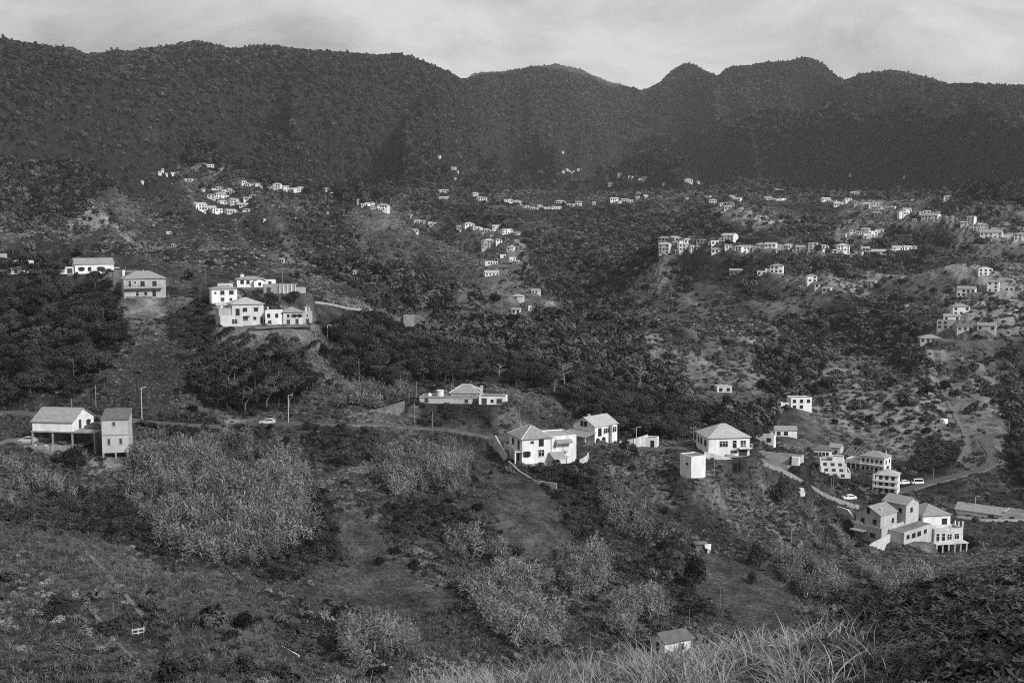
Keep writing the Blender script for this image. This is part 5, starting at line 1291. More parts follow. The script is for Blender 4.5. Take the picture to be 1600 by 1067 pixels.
def car_meshes(body_m, van=False):
    L, Wd = (4.0, 0.84) if not van else (4.4, 0.88)
    zt = 1.45 if not van else 1.9
    st = [(-L/2, .70, .35, .62), (-L/2+.12, .80, .25, .78), (-1.0, Wd, .22, .86), (0.6, Wd, .22, .90), (L/2-.5, Wd, .24, .95), (L/2-.06, .78, .30, .92), (L/2, .70, .40, .80)]
    b = MB(); V = []
    for x, w, zb, zu in st: V += [(x, -w, zb), (x, -w * 1.02, (zb + zu) / 2), (x, -w * 0.94, zu), (x, w * 0.94, zu), (x, w * 1.02, (zb + zu) / 2), (x, w, zb)]
    F = []
    for i in range(len(st) - 1):
        for k in range(6): F.append((6 * i + k, 6 * i + (k + 1) % 6, 6 * i + 6 + (k + 1) % 6, 6 * i + 6 + k))
    F += [tuple(range(6))[::-1], tuple(6 * (len(st) - 1) + k for k in range(6))]
    b.add(V, F)
    cb = [(-1.15 if not van else -1.75, .90), (-0.35 if not van else -1.2, zt - .04), (1.0 if not van else 1.9, zt), (L/2 - .12, .96)]
    def station(x, z, w): return [(x, -w, z), (x, w, z)]
    Vc = [(cb[0][0], -.74, .85), (cb[0][0], .74, .85), (cb[1][0], -.60, cb[1][1]), (cb[1][0], .60, cb[1][1]), (cb[2][0], -.60, cb[2][1]), (cb[2][0], .60, cb[2][1]), (cb[3][0], -.74, .9), (cb[3][0], .74, .9)]
    b.add(Vc, [(0, 1, 3, 2), (2, 3, 5, 4), (4, 5, 7, 6), (0, 2, 4, 6), (1, 7, 5, 3)])
    body = b.mesh('body', body_m)
    g = MB(); e = 0.012
    def side(s):
        a, c = Vector((cb[0][0] + .32, s * .72, .97)), Vector((cb[1][0] + .08, s * .625, zt - .14))
        d, f = Vector((cb[2][0] - .02, s * .625, zt - .12)), Vector((cb[3][0] - .42, s * .72, 1.0))
        o = Vector((0, s * 0.03, 0))
        g.add([a + o, c + o, d + o, f + o, a, c, d, f], [(0, 1, 2, 3), (0, 4, 5, 1), (1, 5, 6, 2), (2, 6, 7, 3), (3, 7, 4, 0)])
    side(-1); side(1)
    glass = g.mesh('side_window', GLASS)
    q = MB().add([(cb[0][0] + .03, -.62, .94), (cb[0][0] + .03, .62, .94), (cb[1][0] - .06, .54, zt - .12), (cb[1][0] - .06, -.54, zt - .12), (cb[0][0] + .1, -.62, .9), (cb[0][0] + .1, .62, .9), (cb[1][0], .54, zt - .16), (cb[1][0], -.54, zt - .16)], [(0, 3, 2, 1), (0, 1, 5, 4), (1, 2, 6, 5), (2, 3, 7, 6), (3, 0, 4, 7)])
    ws = q.mesh('windscreen', GLASS)
    ty = MB().tube([(0, -.1, 0), (0, .1, 0)], 0.31, 12).mesh('tyre', RUBBER); rim = MB().tube([(0, -.115, 0), (0, .115, 0)], 0.19, 9).mesh('rim', GREYM)
    hl = MB().box(-.05, .02, -.16, .16, -.07, .07).mesh('headlight', GREYW)
    return body, glass, ws, ty, rim, hl, L, Wd
def car(base, rz, label, m, van=False, d=None):
    g = base
    root = tag(empty('parked_car', g, rz), label, 'van' if van else 'car')
    bo, gl, ws, ty, rim, hl, L, Wd = car_meshes(m, van)
    for me in (bo, gl, ws): link(bpy.data.objects.new(me.name.split('.')[0], me), root)
    for x in (-L / 2 + .75, L / 2 - .75):
        for s in (-1, 1):
            t = link(bpy.data.objects.new('wheel', ty), root); t.location = (x, s * (Wd - .1), .31)
            link(bpy.data.objects.new('rim', rim), t)
    for s in (-1, 1):
        h = link(bpy.data.objects.new('headlight', hl), root); h.location = (-L / 2, s * .5, .62)
    CLEAR.append((g.x, g.y, 3.0))
    return root
SILVER = mat('silver_car_paint', 0.5, 0.35, spec=0.5, metal=0.2); CARW = mat('white_car_paint', 0.75, 0.3, spec=0.5); CARD = mat('dark_car_paint', 0.06, 0.25, spec=0.5)
def gp(u, v, d, up=0.0):
    p = P(u, v, d); p.z = max(p.z, float(ground_z(p.x, p.y)) + up); return p
car(gp(44, 693, 238, 0.1), math.radians(-8), 'silver hatchback parked left of the open deck under the gabled shed', SILVER)
_bl = P(*HB['barn']); _M = Matrix.Translation(_bl) @ Matrix.Rotation(math.radians(-30) + facing(_bl), 4, 'Z')
car(_M @ Vector((7.6, 4.2, 3.31)), math.radians(-30 + 25), 'dark car parked on the roof deck beside the white gable', CARD)
car(_M @ Vector((1.9, 3.2, 0.02)), math.radians(60), 'dark car in the shade under the concrete deck', CARD)
car(gp(1327, 780, 314, 0.3), math.radians(8), 'white car parked on the road above the lower right pair', CARW)
car(gp(1412, 756, 384, 0.4), math.radians(10), 'white car parked right of the balcony block', CARW)
car(gp(1433, 756, 388, 0.4), math.radians(5), 'white van parked on the road right of the white car', CARW, True)
car(gp(1357, 742, 400, 0.3), math.radians(-20), 'dark car parked before the white row house', CARD)
car(gp(418, 667, 271, 0.4), math.radians(5), 'pale car on the left road between the two street lamps', SILVER)
car(gp(938, 706, 290, 0.2), math.radians(15), 'dark car parked below the arched house', CARD)
# odds and ends
def gadget(name, label, cat, u, v, boxes, m, rz=0.0, dmin=60):
    g = G(u, v, dmin)
    b = MB()
    for q in boxes: b.box(*q)
    o = b.build(name, m); o.location = g; o.rotation_euler = (0, 0, rz)
    return tag(o, label, cat)
b = MB()
g = G(1106, 866, 60)
cl = tag(MB().add([(-.7, 0, 2.0), (.7, .1, 2.1), (.6, -.2, 1.0), (.3, 0, .1), (-.1, .05, .1), (-.1, -.2, 1.1), (-.65, -.1, 1.3), (-.7, .12, 2.0), (.7, .22, 2.1), (.6, -.08, 1.0), (.3, .12, .1), (-.1, .17, .1), (-.1, -.08, 1.1), (-.65, .02, 1.3)],
    [(0, 1, 2, 5, 6), (2, 3, 4, 5), (7, 13, 12, 9, 8), (9, 12, 11, 10), (0, 7, 8, 1), (1, 8, 9, 2), (2, 9, 10, 3), (3, 10, 11, 4), (4, 11, 12, 5), (5, 12, 13, 6), (6, 13, 7, 0)]).build('sheet', WHITE), 'white sheet hung beside a dark hut mouth on the lower right slope', 'sheet'); cl.location = g
gadget('hut_mouth', 'low dark stone hut behind the white hanging sheet', 'hut', 1098, 864, [(-1.4, 1.0, 0.4, 2.2, -1, 1.5), (-1.7, 1.2, 0.2, 2.5, 1.5, 1.7)], OLDC)
gadget('gate', 'small white wooden gate lying on the left grassy hill', 'gate', 216, 992, [(-.6, .6, -.04, .04, .5, .6), (-.6, .6, -.04, .04, .15, .25), (-.6, -.5, -.05, .05, 0, .7), (.5, .6, -.05, .05, 0, .7), (-.05, .05, -.05, .05, 0, .7)], CREAM, 0.5)
gadget('crate', 'pale crate stack on the slope left of the dark round bush by the wall', 'crate', 1252, 775, [(-.8, .8, -.6, .6, 0, 1.1), (.2, 1.3, .7, 1.6, 0, 1.8)], CREAM, 0.3)
gadget('door_frame', 'small dark doorway in the stone wall left of the villa', 'door', 649, 693, [(-.7, .7, -.3, .3, -1, 2.2)], GLASS, 0.2)
gadget('plank', 'pale pole lying on the grassy hill edge', 'plank', 448, 1017, [(-2.6, 2.6, -.07, .07, .15, .3)], CREAM, -0.85)
gadget('white_box', 'white box standing alone on the right slope over the bend', 'box', 1475, 662, [(-1.5, 1.1, -1, 1, 0, 2.0), (-1.1, 0.4, -1.4, -1.01, 0, 1.2)], WHITE, 0.5)
gadget('white_box', 'small white box hut high on the right slope', 'box', 1587, 487, [(-1, 1, -1, 1, 0, 1.2), (-1.1, 1.1, -1.1, 1.1, 1.21, 1.35)], WHITE, 0.2, 300)

DEAD = []
for (u, v, hpx, lab) in [(882, 603, 31, 'bare dead tree with white branches in the middle wood'), (866, 612, 17, 'smaller bare dead tree left of the white-branched one'), (1000, 600, 22, 'bare pale tree at the right of the middle wood'), (780, 590, 22, 'bare grey tree in the wood above the long low house')]:
    g = G(u, v, 200); DEAD.append((g, hpx, lab, u))
    for q in (0, 6, 12, 18): CLEAR.append((g.x * (1 - q / g.y), g.y - q, 4.0))
# ------------------------------------------------------------------ vegetation
far_protos = [crown_mesh('far_tree', M_FOREST, lobes_round(4, 1, 1.2, 0.1, s, 1.05, 0.5), 170, 0.6, s) for s in range(4)] + \
             [crown_mesh('far_tall_tree', M_FOREST, [(0, 0, 0.6, .45, .6), (0.1, 0, 1.2, .4, .5), (-.1, .1, 1.7, .28, .4)], 130, 0.36, 60)]
scrub_protos = [crown_mesh('scrub', M_SCRUB, lobes_round(4, 1, 0.8, -0.1, 10 + s, 0.7, 0.8), 130, 0.34, 10 + s, 2.2) for s in range(5)]
scrub_protos += [crown_mesh('pale_scrub', M_SCRUBL, lobes_round(4, 1, 0.8, -0.1, 15 + s, 0.7, 0.8), 130, 0.34, 15 + s, 3.0) for s in range(3)]
tuft_protos = [blades_mesh('grass_tuft', M_GRASS, 15, 0.9, 0.13, 0.4, 20 + s, 0.8) for s in range(4)]
cane_protos = [cane_mesh('cane', M_CANE, 9, 3.0, 0.9, 30 + s) for s in range(5)]

# mountain forest: one mass
Fm = c_(FOREST)
dens = np.where(Fm, 1 / (8.0 + 3.5 * sstep(1000, 3000, cy)) ** 2 * (1.7 + 1.2 * sstep(1900, 1200, cy)), 0)
p, i, j = sample(dens, 125000)
tall = ((rng.random(len(p)) < 0.12)).astype(int)
idx_ = np.where(tall, 4, rng.integers(0, 4, len(p)))
far_protos += [crown_mesh('pale_far_tree', M_FOREST2, lobes_round(4, 1, 1.2, 0.1, 250 + s, 1.05, 0.5), 170, 0.6, 250 + s) for s in range(2)]
idx_ = np.where(fbm(p[:, 0] / 120, p[:, 1] / 260, 3, 67) + rng.normal(0, 0.22, len(p)) > 0.22, rng.integers(5, 7, len(p)), idx_)
scatter('mountain_forest', far_protos, p, rng.uniform(0, 6.28, len(p)), rng.uniform(3.2, 7.5, len(p)) * (0.8 + 0.25 * sstep(900, 2500, p[:, 1])), idx_)
print('forest', len(p))

# tree-dotted middle slopes
Wm = c_(WOOD)
clump = c_(sstep(0.12, 0.42, patch_far + 0.25 * fbm(GX / 30, GY / 30, 2, 71)))
dm = np.where(Fm, 0, np.where(cy > 420, c_(WOODS) / 19.0 * c_(0.25 + 0.75 * sstep(-1.0, 0.0, HOLLOW)), 0) + (clump / 60.0 * c_(sstep(-0.6, 0.5, HOLLOW)) + c_(sstep(0.1, 0.9, HOLLOW)) / 40.0 + c_(FUZZ) / 45.0) * sstep(420, 520, cy) * (cy < 2300))
p, i, j = sample(dm, 42000); print('mid lam', len(p))
mid_protos = [crown_mesh('slope_tree', M_MID, lobes_round(4, 1, 1.2, 0.1, 230 + s, 1.0, 0.55), 150, 0.5, 230 + s) for s in range(5)]
scatter('hillside_trees', mid_protos, p, rng.uniform(0, 6.28, len(p)), rng.uniform(1.6, 4.2, len(p)), rng.integers(0, 5, len(p)))
print('mid trees', len(p))

# low cover of the far slopes
fs_protos = [crown_mesh('slope_shrub', m_, lobes_round(3, 1, 0.9, -0.1, 200 + s, 0.8, 0.75), 80, 0.5, 200 + s, 1.8) for s, m_ in enumerate([M_SCRUB, M_MID, M_MID, M_SCRUBL, M_SLOPE])]
fd = np.where(Fm | (cy < 600) | (cy > 2300), 0, 0.012 + 0.085 * c_(sstep(-0.5, 0.25, fbm(GX / 42, GY / 60, 4, 63))))
p, i, j = sample(fd, 130000)
li = fbm(p[:, 0] / 80, p[:, 1] / 130, 4, 64) + rng.normal(0, 0.15, len(p)) - 0.22 * HOLLOW[i, j]
scatter('far_slope_cover', fs_protos, p, rng.uniform(0, 6.28, len(p)), rng.uniform(0.8, 2.3, len(p)), np.where(li > -0.02, rng.integers(3, 5, len(p)), rng.integers(0, 3, len(p))))
print('far cover', len(p))
# tall trees rising over the forest roof and the crest
p, i, j = sample(np.where(Fm, 1 / 42.0 ** 2, 0), 8000)
scatter('emergent_trees', [crown_mesh('emergent', M_FOREST, [(0, 0, 1.2, .42, .34), (.2, .1, 1.55, .34, .26), (-.15, 0, 1.8, .26, .2), (0, 0, .8, .2, .3)], 150, 0.3, 210 + s) for s in range(3)], p, rng.uniform(0, 6.28, len(p)), rng.uniform(3.8, 7.0, len(p)), rng.integers(0, 3, len(p)))
# scrub
no = c_(FIELD) | Fm
pn = c_(sstep(-0.25, 0.35, patch))
pf = c_(sstep(-0.35, 0.3, patch_far))
ds = np.where(no, 0, np.where(cy < 420, (0.07 + 0.42 * pn) * sstep(58, 90, cy), (0.03 + 0.10 * pf) * (cy < 720)))
ds = np.where(c_(PALE), ds * 0.15, ds)
ds = np.where(c_(THICKET), 0.5, ds)
ds = np.where(c_(CANE), 0.25, ds)
p, i, j = sample(ds, 110000)
sz = np.where(p[:, 1] < 420, rng.uniform(0.35, 1.0, len(p)), rng.uniform(0.8, 1.9, len(p)))
lightness = np.where(p[:, 1] < 420, fbm(p[:, 0] / 26, p[:, 1] / 26, 3, 61), fbm(p[:, 0] / 70, p[:, 1] / 110, 4, 62)) + rng.normal(0, 0.12, len(p))
lightness = np.where(c_(THICKET | CANE)[i, j], -1, lightness)
scatter('scrub_cover', scrub_protos, p, rng.uniform(0, 6.28, len(p)), sz, np.where(lightness > 0.08, rng.integers(5, 8, len(p)), rng.integers(0, 5, len(p))))
print('scrub', len(p))

# grass
dg = np.where(cy < 330, 0.9 * sstep(55, 70, cy), 0) * np.where(c_(WOOD | THICKET), 0.15, 1) * np.where(c_(F3), 3.0, np.where(c_(FIELD), 1.3, 1))
p, i, j = sample(dg * 1.7, 185000)
f3 = c_(F3)[i, j]
keep = ~f3 | (np.mod(p[:, 2] / 0.75 + 0.25 * fbm(p[:, 0] / 9, p[:, 1] / 9, 2, 3), 1) < 0.42)
p, i, j = p[keep], i[keep], j[keep]
sz = rng.uniform(0.45, 1.1, len(p)) * np.where(c_(FIELD)[i, j], 0.45, 0.9)
scatter('hillside_grass', tuft_protos, p, rng.uniform(0, 6.28, len(p)), sz, rng.integers(0, 4, len(p)))
print('grass', len(p))

# canes
ch = c_(sstep(-0.55, 0.25, fbm(GX / 7, GY / 7, 3, 88)))
p, i, j = sample(np.where(c_(CANE), 0.06 + 0.75 * ch ** 1.5, 0) + 0.03 * c_(sstep(0.35, 0.6, patch)) * (cy > 90) * (cy < 330) * (~c_(FIELD | PALE | WOOD)), 24000)
chs = 0.45 + 0.75 * ch[i, j]
scatter('cane_thicket', cane_protos, p, rng.uniform(0, 6.28, len(p)), rng.uniform(0.65, 1.15, len(p)) * chs, rng.integers(0, 5, len(p)), tilt=0.16)
print('cane', len(p))

# knee-high to man-high bushes between the woods
bs_protos = [crown_mesh('slope_bush', m_, lobes_round(5, 1, 1.0, -0.1, 240 + s, 0.85, 0.75), 260, 0.3, 240 + s, 2.0) for s, m_ in enumerate([M_LEAF, M_LEAF, M_SLOPE, M_SCRUB, M_SLOPE])]
bd = np.where((cy > 85) & (cy < 440) & ~(c_(FIELD | CANE | F3) | Fm), 0.004 + 0.035 * c_(sstep(0.0, 0.5, fbm(GX / 16, GY / 16, 3, 66))), 0) * np.where(c_(PALE), 0.15, 1)
p, i, j = sample(bd, 9000)
scatter('slope_bushes', bs_protos, p, rng.uniform(0, 6.28, len(p)), rng.uniform(0.7, 1.9, len(p)), rng.integers(0, 5, len(p)))
print('bushes', len(p))
# ------------------------------------------------------------------ trees and shrubs that can be told apart
tree_protos = []
for s in range(6):
    H = 1.0
    lob = lobes_round(10, 0.44, 0.72, 0.16, 40 + s, 0.8, 0.75)
    tree_protos.append((crown_mesh('crown', M_LEAF, lob, 1500, 0.062, 40 + s, 1.7), tubes_mesh('trunk', limbs(0.85, 0.38, 5, 40 + s, 0.028), M_BARK)))
for s in range(2):     # wind-bent pines, bare pale limbs showing
    lob = [(0.42 + 0.1 * k, 0.12 * math.sin(k * 2.4 + s), 0.62 + 0.07 * k, 0.17, 0.1) for k in range(5)] + [(0.2, 0.2, 0.55, 0.15, 0.09), (0.25, -0.2, 0.6, 0.15, 0.09)]
    tree_protos.append((crown_mesh('crown', M_SCRUB, lob, 1100, 0.07, 50 + s, 3.5), tubes_mesh('trunk', limbs(0.95, 0.4, 7, 50 + s, 0.022, 0.6), mat('grey_bark', 0.16, var=0.3, scale=3))))
shrub_protos = [(crown_mesh('crown', M_LEAF, lobes_round(7, 0.55, 0.8, 0.02, 60 + s, 0.85, 0.75), 1100, 0.085, 60 + s, 1.7), tubes_mesh('stem', limbs(0.5, 0.3, 4, 60 + s, 0.03, 0, 0.1), M_BARK)) for s in range(4)]
bush_protos = [(crown_mesh('crown', M_LEAF, [(0, 0, .3, .34, .34), (.05, .02, .6, .28, .32), (-.12, .05, .45, .26, .3), (.14, -.06, .35, .26, .3), (0, 0, .82, .15, .2)], 1500, 0.07, 70 + s, 2.0), tubes_mesh('stem', limbs(0.6, 0.2, 3, 70 + s, 0.03, 0, 0.1), M_BARK)) for s in range(2)]
def plant(name, cat, loc, size, proto, rz, label, group=None):
    root = tag(empty(name, loc, rz), label, cat, group)
    root.scale = (size, size, size)
    for me in proto: link(bpy.data.objects.new(me.name.split('.')[0], me), root)
    return root
# individually placed
BUSH = [
 (1220, 788, 40, 'b', 'dark rounded bush standing alone on the grass below the long road wall'), (1085, 917, 50, 'b', 'dark oval bush on the pale slope under the hanging white sheet'), (1182, 888, 42, 'b', 'dark bush at the lower end of the footpath'),
 (1175, 914, 20, 'b', 'small dark bush below the footpath end'), (968, 728, 27, 's', 'left dark bush on the slope under the arched house'), (990, 722, 27, 'b', 'right dark bush on the slope under the arched house'), (1157, 741, 24, 'b', 'small dark bush under the boundary wall of the pyramid-roofed house'),
 (268, 464, 22, 's', 'dark round shrub right of the balcony house'), (88, 962, 42, 's', 'dark bush alone on the left grassy hill'), (238, 930, 14, 's', 'small dark bush high on the grassy hill'), (388, 985, 40, 's', 'dark bush on the right flank of the grassy hill'), (378, 1058, 46, 's', 'dark bush at the bottom foot of the grassy hill'),
 (93, 432, 26, 't', 'dark round tree left of the white cottage'), (1468, 392, 40, 't', 'large dark tree clump over the right end of the ledge village'), (1478, 398, 30, 't', 'dark tree right of the ledge village tree clump'), (1448, 402, 26, 't', 'dark tree left of the ledge village tree clump'),
 (860, 748, 26, 's', 'left shrub of the dark hedge below the villa'), (885, 752, 30, 's', 'middle shrub of the dark hedge below the villa'), (898, 765, 30, 's', 'lowest shrub of the dark hedge below the villa'), (840, 738, 20, 's', 'first shrub of the hedge at the villa terrace'),
 (980, 704, 22, 's', 'round garden shrub beside the stepped white wall'), (330, 455, 20, 's', 'shrub left of the square white two-storey house'), (550, 985, 34, 's', 'round dark shrub at the field edge in the lower centre'), (1270, 905, 34, 's', 'dark shrub left of the lower right pair slope'), (1255, 890, 24, 's', 'small dark shrub above the canes at right'),
 (1380, 760, 26, 's', 'dark tree below the balcony block'), (1340, 765, 26, 't', 'dark tree left of the balcony block'), (1300, 765, 26, 't', 'dark tree under the stacked white terraces'), (1345, 858, 14, 's', 'small shrub in front of the front-gabled house'), (120, 735, 45, 't', 'dark spreading tree in front of the concrete deck'), (100, 728, 30, 's', 'dark shrub beneath the deck wall'),
 (408, 671, 12, 's', 'left low shrub in front of the pale car on the left road'), (424, 672, 12, 's', 'right low shrub in front of the pale car on the left road'),
 (400, 462, 12, 's', 'small shrub between the upper houses of the left cluster'), (420, 478, 26, 's', 'dark shrub mass above the white cube house'), (455, 476, 24, 's', 'dark shrub above the small hip-roofed house'),
]
for (u, v, hpx, k, lab) in BUSH:
    g = G(u, v, 60)
    H = hpx * g.y / FPX * 1.05
    pr = {'b': bush_protos, 's': shrub_protos, 't': tree_protos[:6]}[k]
    plant({'b': 'bush', 's': 'shrub', 't': 'tree'}[k], {'b': 'bush', 's': 'shrub', 't': 'tree'}[k], g, H, pr[int(u) % len(pr)], u * 0.7, lab)
MARKS = [('the left terrace building', 20, 425), ('the long white cottage', 148, 415), ('the grey balcony house', 230, 450), ('the square white house', 350, 465), ('the largest grey house', 385, 500), ('the white cube house', 428, 500),
 ('the small hip-roofed house', 462, 500), ('the roadside garage box', 638, 503), ('the long low ruined house', 722, 622), ('the white villa', 850, 670), ('the arched house', 930, 660), ('the pyramid-roofed house', 1130, 680), ('the gabled shed on its deck', 95, 655),
 ('the bare concrete tower', 182, 650), ('the lamp below the cane stand', 451, 640), ('the white-branched dead tree', 882, 590), ('the pale lamp by the tower', 222, 625), ('the upper lane bend', 560, 480), ('the stepped white garden wall', 990, 690), ('the ravine ruin', 1132, 612)]
# the woods nearer than the ravine: largest trees one by one, the rest as a mass
ZONES = [('dark trees in the wood on the left slope', 'dark dense tree in the wood between the balcony house and the left road', lambda u, v: u < 230),
         ('wind-bent trees above the left road', 'wind-bent tree with bare pale limbs above the road lamp', lambda u, v: (u < 480) & (v > 535)),
         ('trees beside the upper lane', 'dark tree in the wood along the lane right of the left cluster', lambda u, v: (u < 640) & (v < 560)),
         ('trees on the wooded middle slope', 'tree in the wood falling to the ravine behind the long low house', lambda u, v: u < 1110),
         ('trees in the right ravine', 'tree in the wooded gully behind the pyramid-roofed house', lambda u, v: u < 3000)]
dz = np.where(c_(WOOD) & (cy < 420), 1 / 15.0, 0)
p, i, j = sample(dz)
hh = rng.uniform(4.0, 8.5, len(p))
U_, V_ = project(p[:, 0], p[:, 1], p[:, 2])
big = np.argsort(-hh / p[:, 1])
inside = (U_ > -20) & (U_ < 1620)
sel = [q for q in big if inside[q]][:265]
named = {}
for q in sel:
    z = next(k for k, zz in enumerate(ZONES) if bool(zz[2](U_[q], V_[q])))
    pr = tree_protos[6 + q % 2] if (z == 1 and q % 3) else tree_protos[q % 6]
    nm_, lu, lv = min(MARKS, key=lambda m: (m[1] - U_[q]) ** 2 + 2 * (m[2] - V_[q]) ** 2)
    du, dv = U_[q] - lu, V_[q] - lv
    side = ('left of' if du < 0 else 'right of') if abs(du) > 1.3 * abs(dv) else (('below' if dv > 0 else 'above') + (' and left of' if du < -12 else ' and right of' if du > 12 else ''))
    far_ = 'close ' if du * du + dv * dv < 2000 else '' if du * du + dv * dv < 9000 else 'well '
    look = 'wind-bent' if (z == 1 and q % 3) else 'dark dense'
    size = 'tall' if hh[q] > 7 else 'medium' if hh[q] > 5.5 else 'low'
    root = plant('tree', 'tree', Vector(p[q]), hh[q] * (1.15 if z == 1 else 1), pr, rng.uniform(-0.5, 0.5) if z == 1 else rng.uniform(0, 6.28), 'tree', ZONES[z][0])
    named.setdefault((f"{size} {look} tree", f"{far_}{side} {nm_}"), []).append((du * du + dv * dv, root))
for (what, where), lst in named.items():
    lst.sort(key=lambda t: t[0])
    for k, (_, root) in enumerate(lst):
        root['label'] = f"{what} {where}" if len(lst) == 1 else f"{ORD[k]} {what.replace(' dark dense', '')} outward, {where.replace('close ', 'close ')}"
rest = np.setdiff1d(np.arange(len(p)), sel)
print('wood', len(p))
dense_protos = [crown_mesh('wood_tree', M_LEAF, lobes_round(7, 0.42, 0.75, 0.2, 80 + s, 0.85, 0.75), 700, 0.09, 80 + s, 1.7) for s in range(4)]
scatter('wood_trees', dense_protos, p[rest], rng.uniform(0, 6.28, len(rest)), hh[rest], rng.integers(0, 4, len(rest)))
# low dark growth under and between the trees
p, i, j = sample(np.where(c_(WOOD | THICKET) & (cy < 430), 0.3, 0), 22000)
scatter('underwood', [crown_mesh('underwood_shrub', M_LEAF, lobes_round(5, 1, 0.9, -0.1, 90 + s, 0.8, 0.75), 260, 0.24, 90 + s, 1.8) for s in range(3)], p, rng.uniform(0, 6.28, len(p)), rng.uniform(0.6, 1.5, len(p)), rng.integers(0, 3, len(p)))
# dead trees with white limbs
for g, hpx, lab, u in DEAD:
    H = hpx * g.y / FPX * 1.2
    root = tag(empty('dead_tree', g, u), lab, 'tree'); root.scale = (H, H, H)
    T = limbs(1.0, 0.6, 14, int(u), 0.045, 0.1, 0.25)
    link(bpy.data.objects.new('trunk', tubes_mesh('trunk', T[:1], M_PALEBARK)), root); link(bpy.data.objects.new('branches', tubes_mesh('branches', T[1:], M_PALEBARK)), root)

# ------------------------------------------------------------------ foreground: tall grass on the near bank and leafy shrubs
fg_tufts = [blades_mesh('tall_grass', M_REED, 30, 1.55, 0.068, 0.5, 100 + s, 0.85, 5) for s in range(5)]
FGm = (cy < 66) & (cy > 22)
U0, V0 = c_(GU), c_(GV)
d = np.where(FGm & (U0 > 430), 3.6 * sstep(430, 640, U0) * c_(0.35 + 0.65 * sstep(-0.3, 0.3, fbm(GX / 2.5, GY / 2.5, 3, 72))), 0)
d = d * (1 - 0.97 * sstep(1230, 1400, U0 - 0.35 * (V0 - 1000)))
p, i, j = sample(d, 15000)
scatter('bank_grass', fg_tufts, p, rng.uniform(0, 6.28, len(p)), rng.uniform(0.4, 1.15, len(p)), rng.integers(0, 5, len(p)), tilt=0.25)
print('fg', len(p))
def leafy(name, seed, n, leaf):
    """shrub of whorled long leaves at the tips of many twigs"""
    r = np.random.default_rng(seed)
    C, Nn, T, L = [], [], [], []
    for k in range(n):
        a, e = r.uniform(0, 6.283), math.acos(r.uniform(-0.05, 1))
        rad = r.uniform(0.55, 1.0)
        tip = np.array([math.cos(a) * math.sin(e) * 1.0, math.sin(a) * math.sin(e) * 1.0, 0.35 + math.cos(e) * 0.75]) * rad
        ax = tip - np.array([0, 0, 0.1]); ax = ax / np.linalg.norm(ax) + np.array([0, 0, 0.6]); ax /= np.linalg.norm(ax)
        s1 = np.cross(ax, [0.3, 0.9, 0.1]); s1 /= np.linalg.norm(s1); s2 = np.cross(ax, s1)
        m_ = r.integers(6, 10)
        for q in range(m_):
            t = 6.283 * q / m_ + r.normal(0, .2)
            out_ = s1 * math.cos(t) + s2 * math.sin(t)
            tv = out_ * 0.85 + ax * r.uniform(0.1, 0.7); tv /= np.linalg.norm(tv)
            nv = ax - tv * (ax @ tv); nv /= np.linalg.norm(nv) + 1e-9
            l = leaf * r.uniform(0.7, 1.25)
            C.append(tip + tv * l * 0.5 + ax * r.normal(0, 0.03)); Nn.append(nv); T.append(tv); L.append(l)
    V, F = leaf_quads(np.array(C), np.array(Nn), np.array(T), np.array(L), np.array(L) * 0.3)
    return mesh_np('foliage', V, F, M_GLOSS)
leafy_protos = [(leafy('leafy', 120 + s, 300, 0.17), tubes_mesh('stem', limbs(0.8, 0.6, 6, 120 + s, 0.03, 0, 0.1), M_BARK)) for s in range(3)]
FG = [(1600,1090,25,1.7),(1530,1110,25.5,1.5),(1640,1060,27,1.9),(1720,1080,27,1.6),(1700,1020,33,1.7),(1690,980,42,1.8),(1575,1060,29,1.5),(1490,1085,30,1.3),(1620,1020,34,1.7),(1550,1030,35,1.6),(1450,1055,36,1.2),(1600,1000,40,1.9),(1500,1020,41,1.6),(1420,1035,42,1.4),
      (1560,985,45,1.7),(1610,970,48,2.0),(1480,995,46,1.8),(1385,1015,48,1.7),(1340,1022,49,1.5),(1290,1028,50,1.4),(1240,1035,51,1.2),(1445,990,52,2.0),(1530,965,52,1.9),(1370,1000,55,2.1),(1320,1008,55,1.6),(1580,945,60,2.0),(1530,952,62,1.8),(1630,935,60,2.2),(1480,968,60,2.2),(1195,1042,58,1.2),(1420,980,62,2.3),(1265,1015,60,1.7),(1345,995,64,2.2)]
for k, (u, v, d_, h) in enumerate(FG):
    q = P(u, v, d_); q.z = float(ground_z(q.x, q.y))
    near = d_ < 32
    plant('leafy_shrub', 'shrub', q, h, leafy_protos[k % 3], k * 1.3, f'{ORD[k]} leafy shrub counted along the near bank from the bottom right corner', 'leafy shrubs in the bottom right corner' if near else 'dark shrubs along the near bank crest')
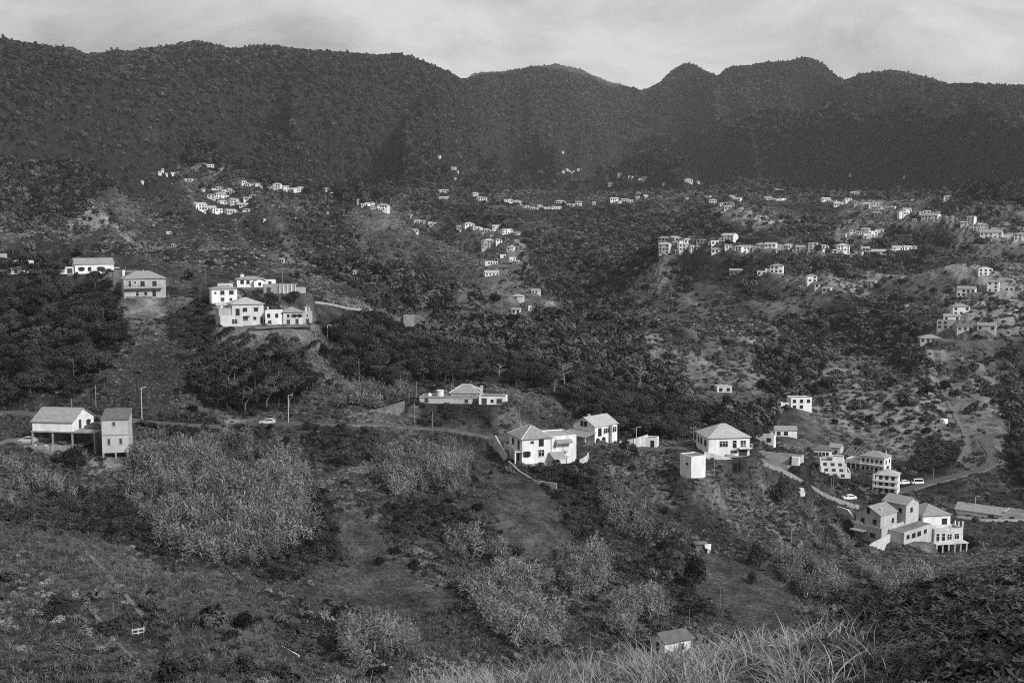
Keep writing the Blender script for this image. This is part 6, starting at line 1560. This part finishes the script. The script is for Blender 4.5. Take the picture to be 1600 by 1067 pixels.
# low leafy growth closing the bank between the shrubs
p, i, j = sample(np.where((cy > 17) & (cy < 70) & (U0 > 1180), 1.3 * sstep(1180, 1350, U0), 0) , 5000)
scatter('bank_undergrowth', [q[0] for q in leafy_protos], p, rng.uniform(0, 6.28, len(p)), rng.uniform(0.35, 0.8, len(p)), rng.integers(0, 3, len(p)), tilt=0.2)
# mist hanging on the far crest
def mist(u, v, d, rx, ry, rz_):
    o = P(u, v, d)
    bm = bmesh.new(); bmesh.ops.create_icosphere(bm, subdivisions=3, radius=1.0)
    for q in bm.verts:
        n_ = 1 + 0.25 * math.sin(q.co.x * 4 + u) * math.cos(q.co.z * 5) 
        q.co = Vector((q.co.x * rx * n_, q.co.y * ry, q.co.z * rz_ * n_))
    me = bpy.data.meshes.new('mist'); bm.to_mesh(me); bm.free(); me.materials.append(M_MIST)
    b_ = tag(link(bpy.data.objects.new('mist', me)), 'thin wisp of mist on the far crest', kind='stuff'); b_.location = o
M_MIST = bpy.data.materials.new('mist'); M_MIST.use_nodes = True
_t = M_MIST.node_tree; _t.nodes.clear()
_o = _t.nodes.new('ShaderNodeOutputMaterial'); _v = _t.nodes.new('ShaderNodeVolumePrincipled'); _v.inputs['Density'].default_value = 0.0016; _v.inputs['Color'].default_value = (1, 1, 1, 1)
_t.links.new(_v.outputs[0], _o.inputs['Volume'])
mist(738, 116, 3350, 130, 60, 22); mist(880, 112, 3600, 110, 60, 22); mist(935, 130, 3700, 90, 60, 26); mist(240, 212, 1300, 16, 12, 9)
# haze
def hz(x0, x1, y0, y1, z0, z1):
    o = MB().box(x0, x1, y0, y1, z0, z1).build('haze', mat('dummy', 0.5))
    m = bpy.data.materials.new('haze'); m.use_nodes = True
    t = m.node_tree; t.nodes.clear()
    oo = t.nodes.new('ShaderNodeOutputMaterial'); vp = t.nodes.new('ShaderNodeVolumePrincipled')
    vp.inputs['Color'].default_value = (1, 1, 1, 1); vp.inputs['Density'].default_value = HAZE; vp.inputs['Anisotropy'].default_value = 0.2
    t.links.new(vp.outputs[0], oo.inputs['Volume'])
    o.data.materials.clear(); o.data.materials.append(m)
    tag(o, 'thin grey haze filling the valley air', kind='stuff')
HAZE = 0.000045
hz(GX.min() - 50, GX.max() + 50, -200, GY.max() + 60, GZ.min() - 15, GZ.max() + 40)
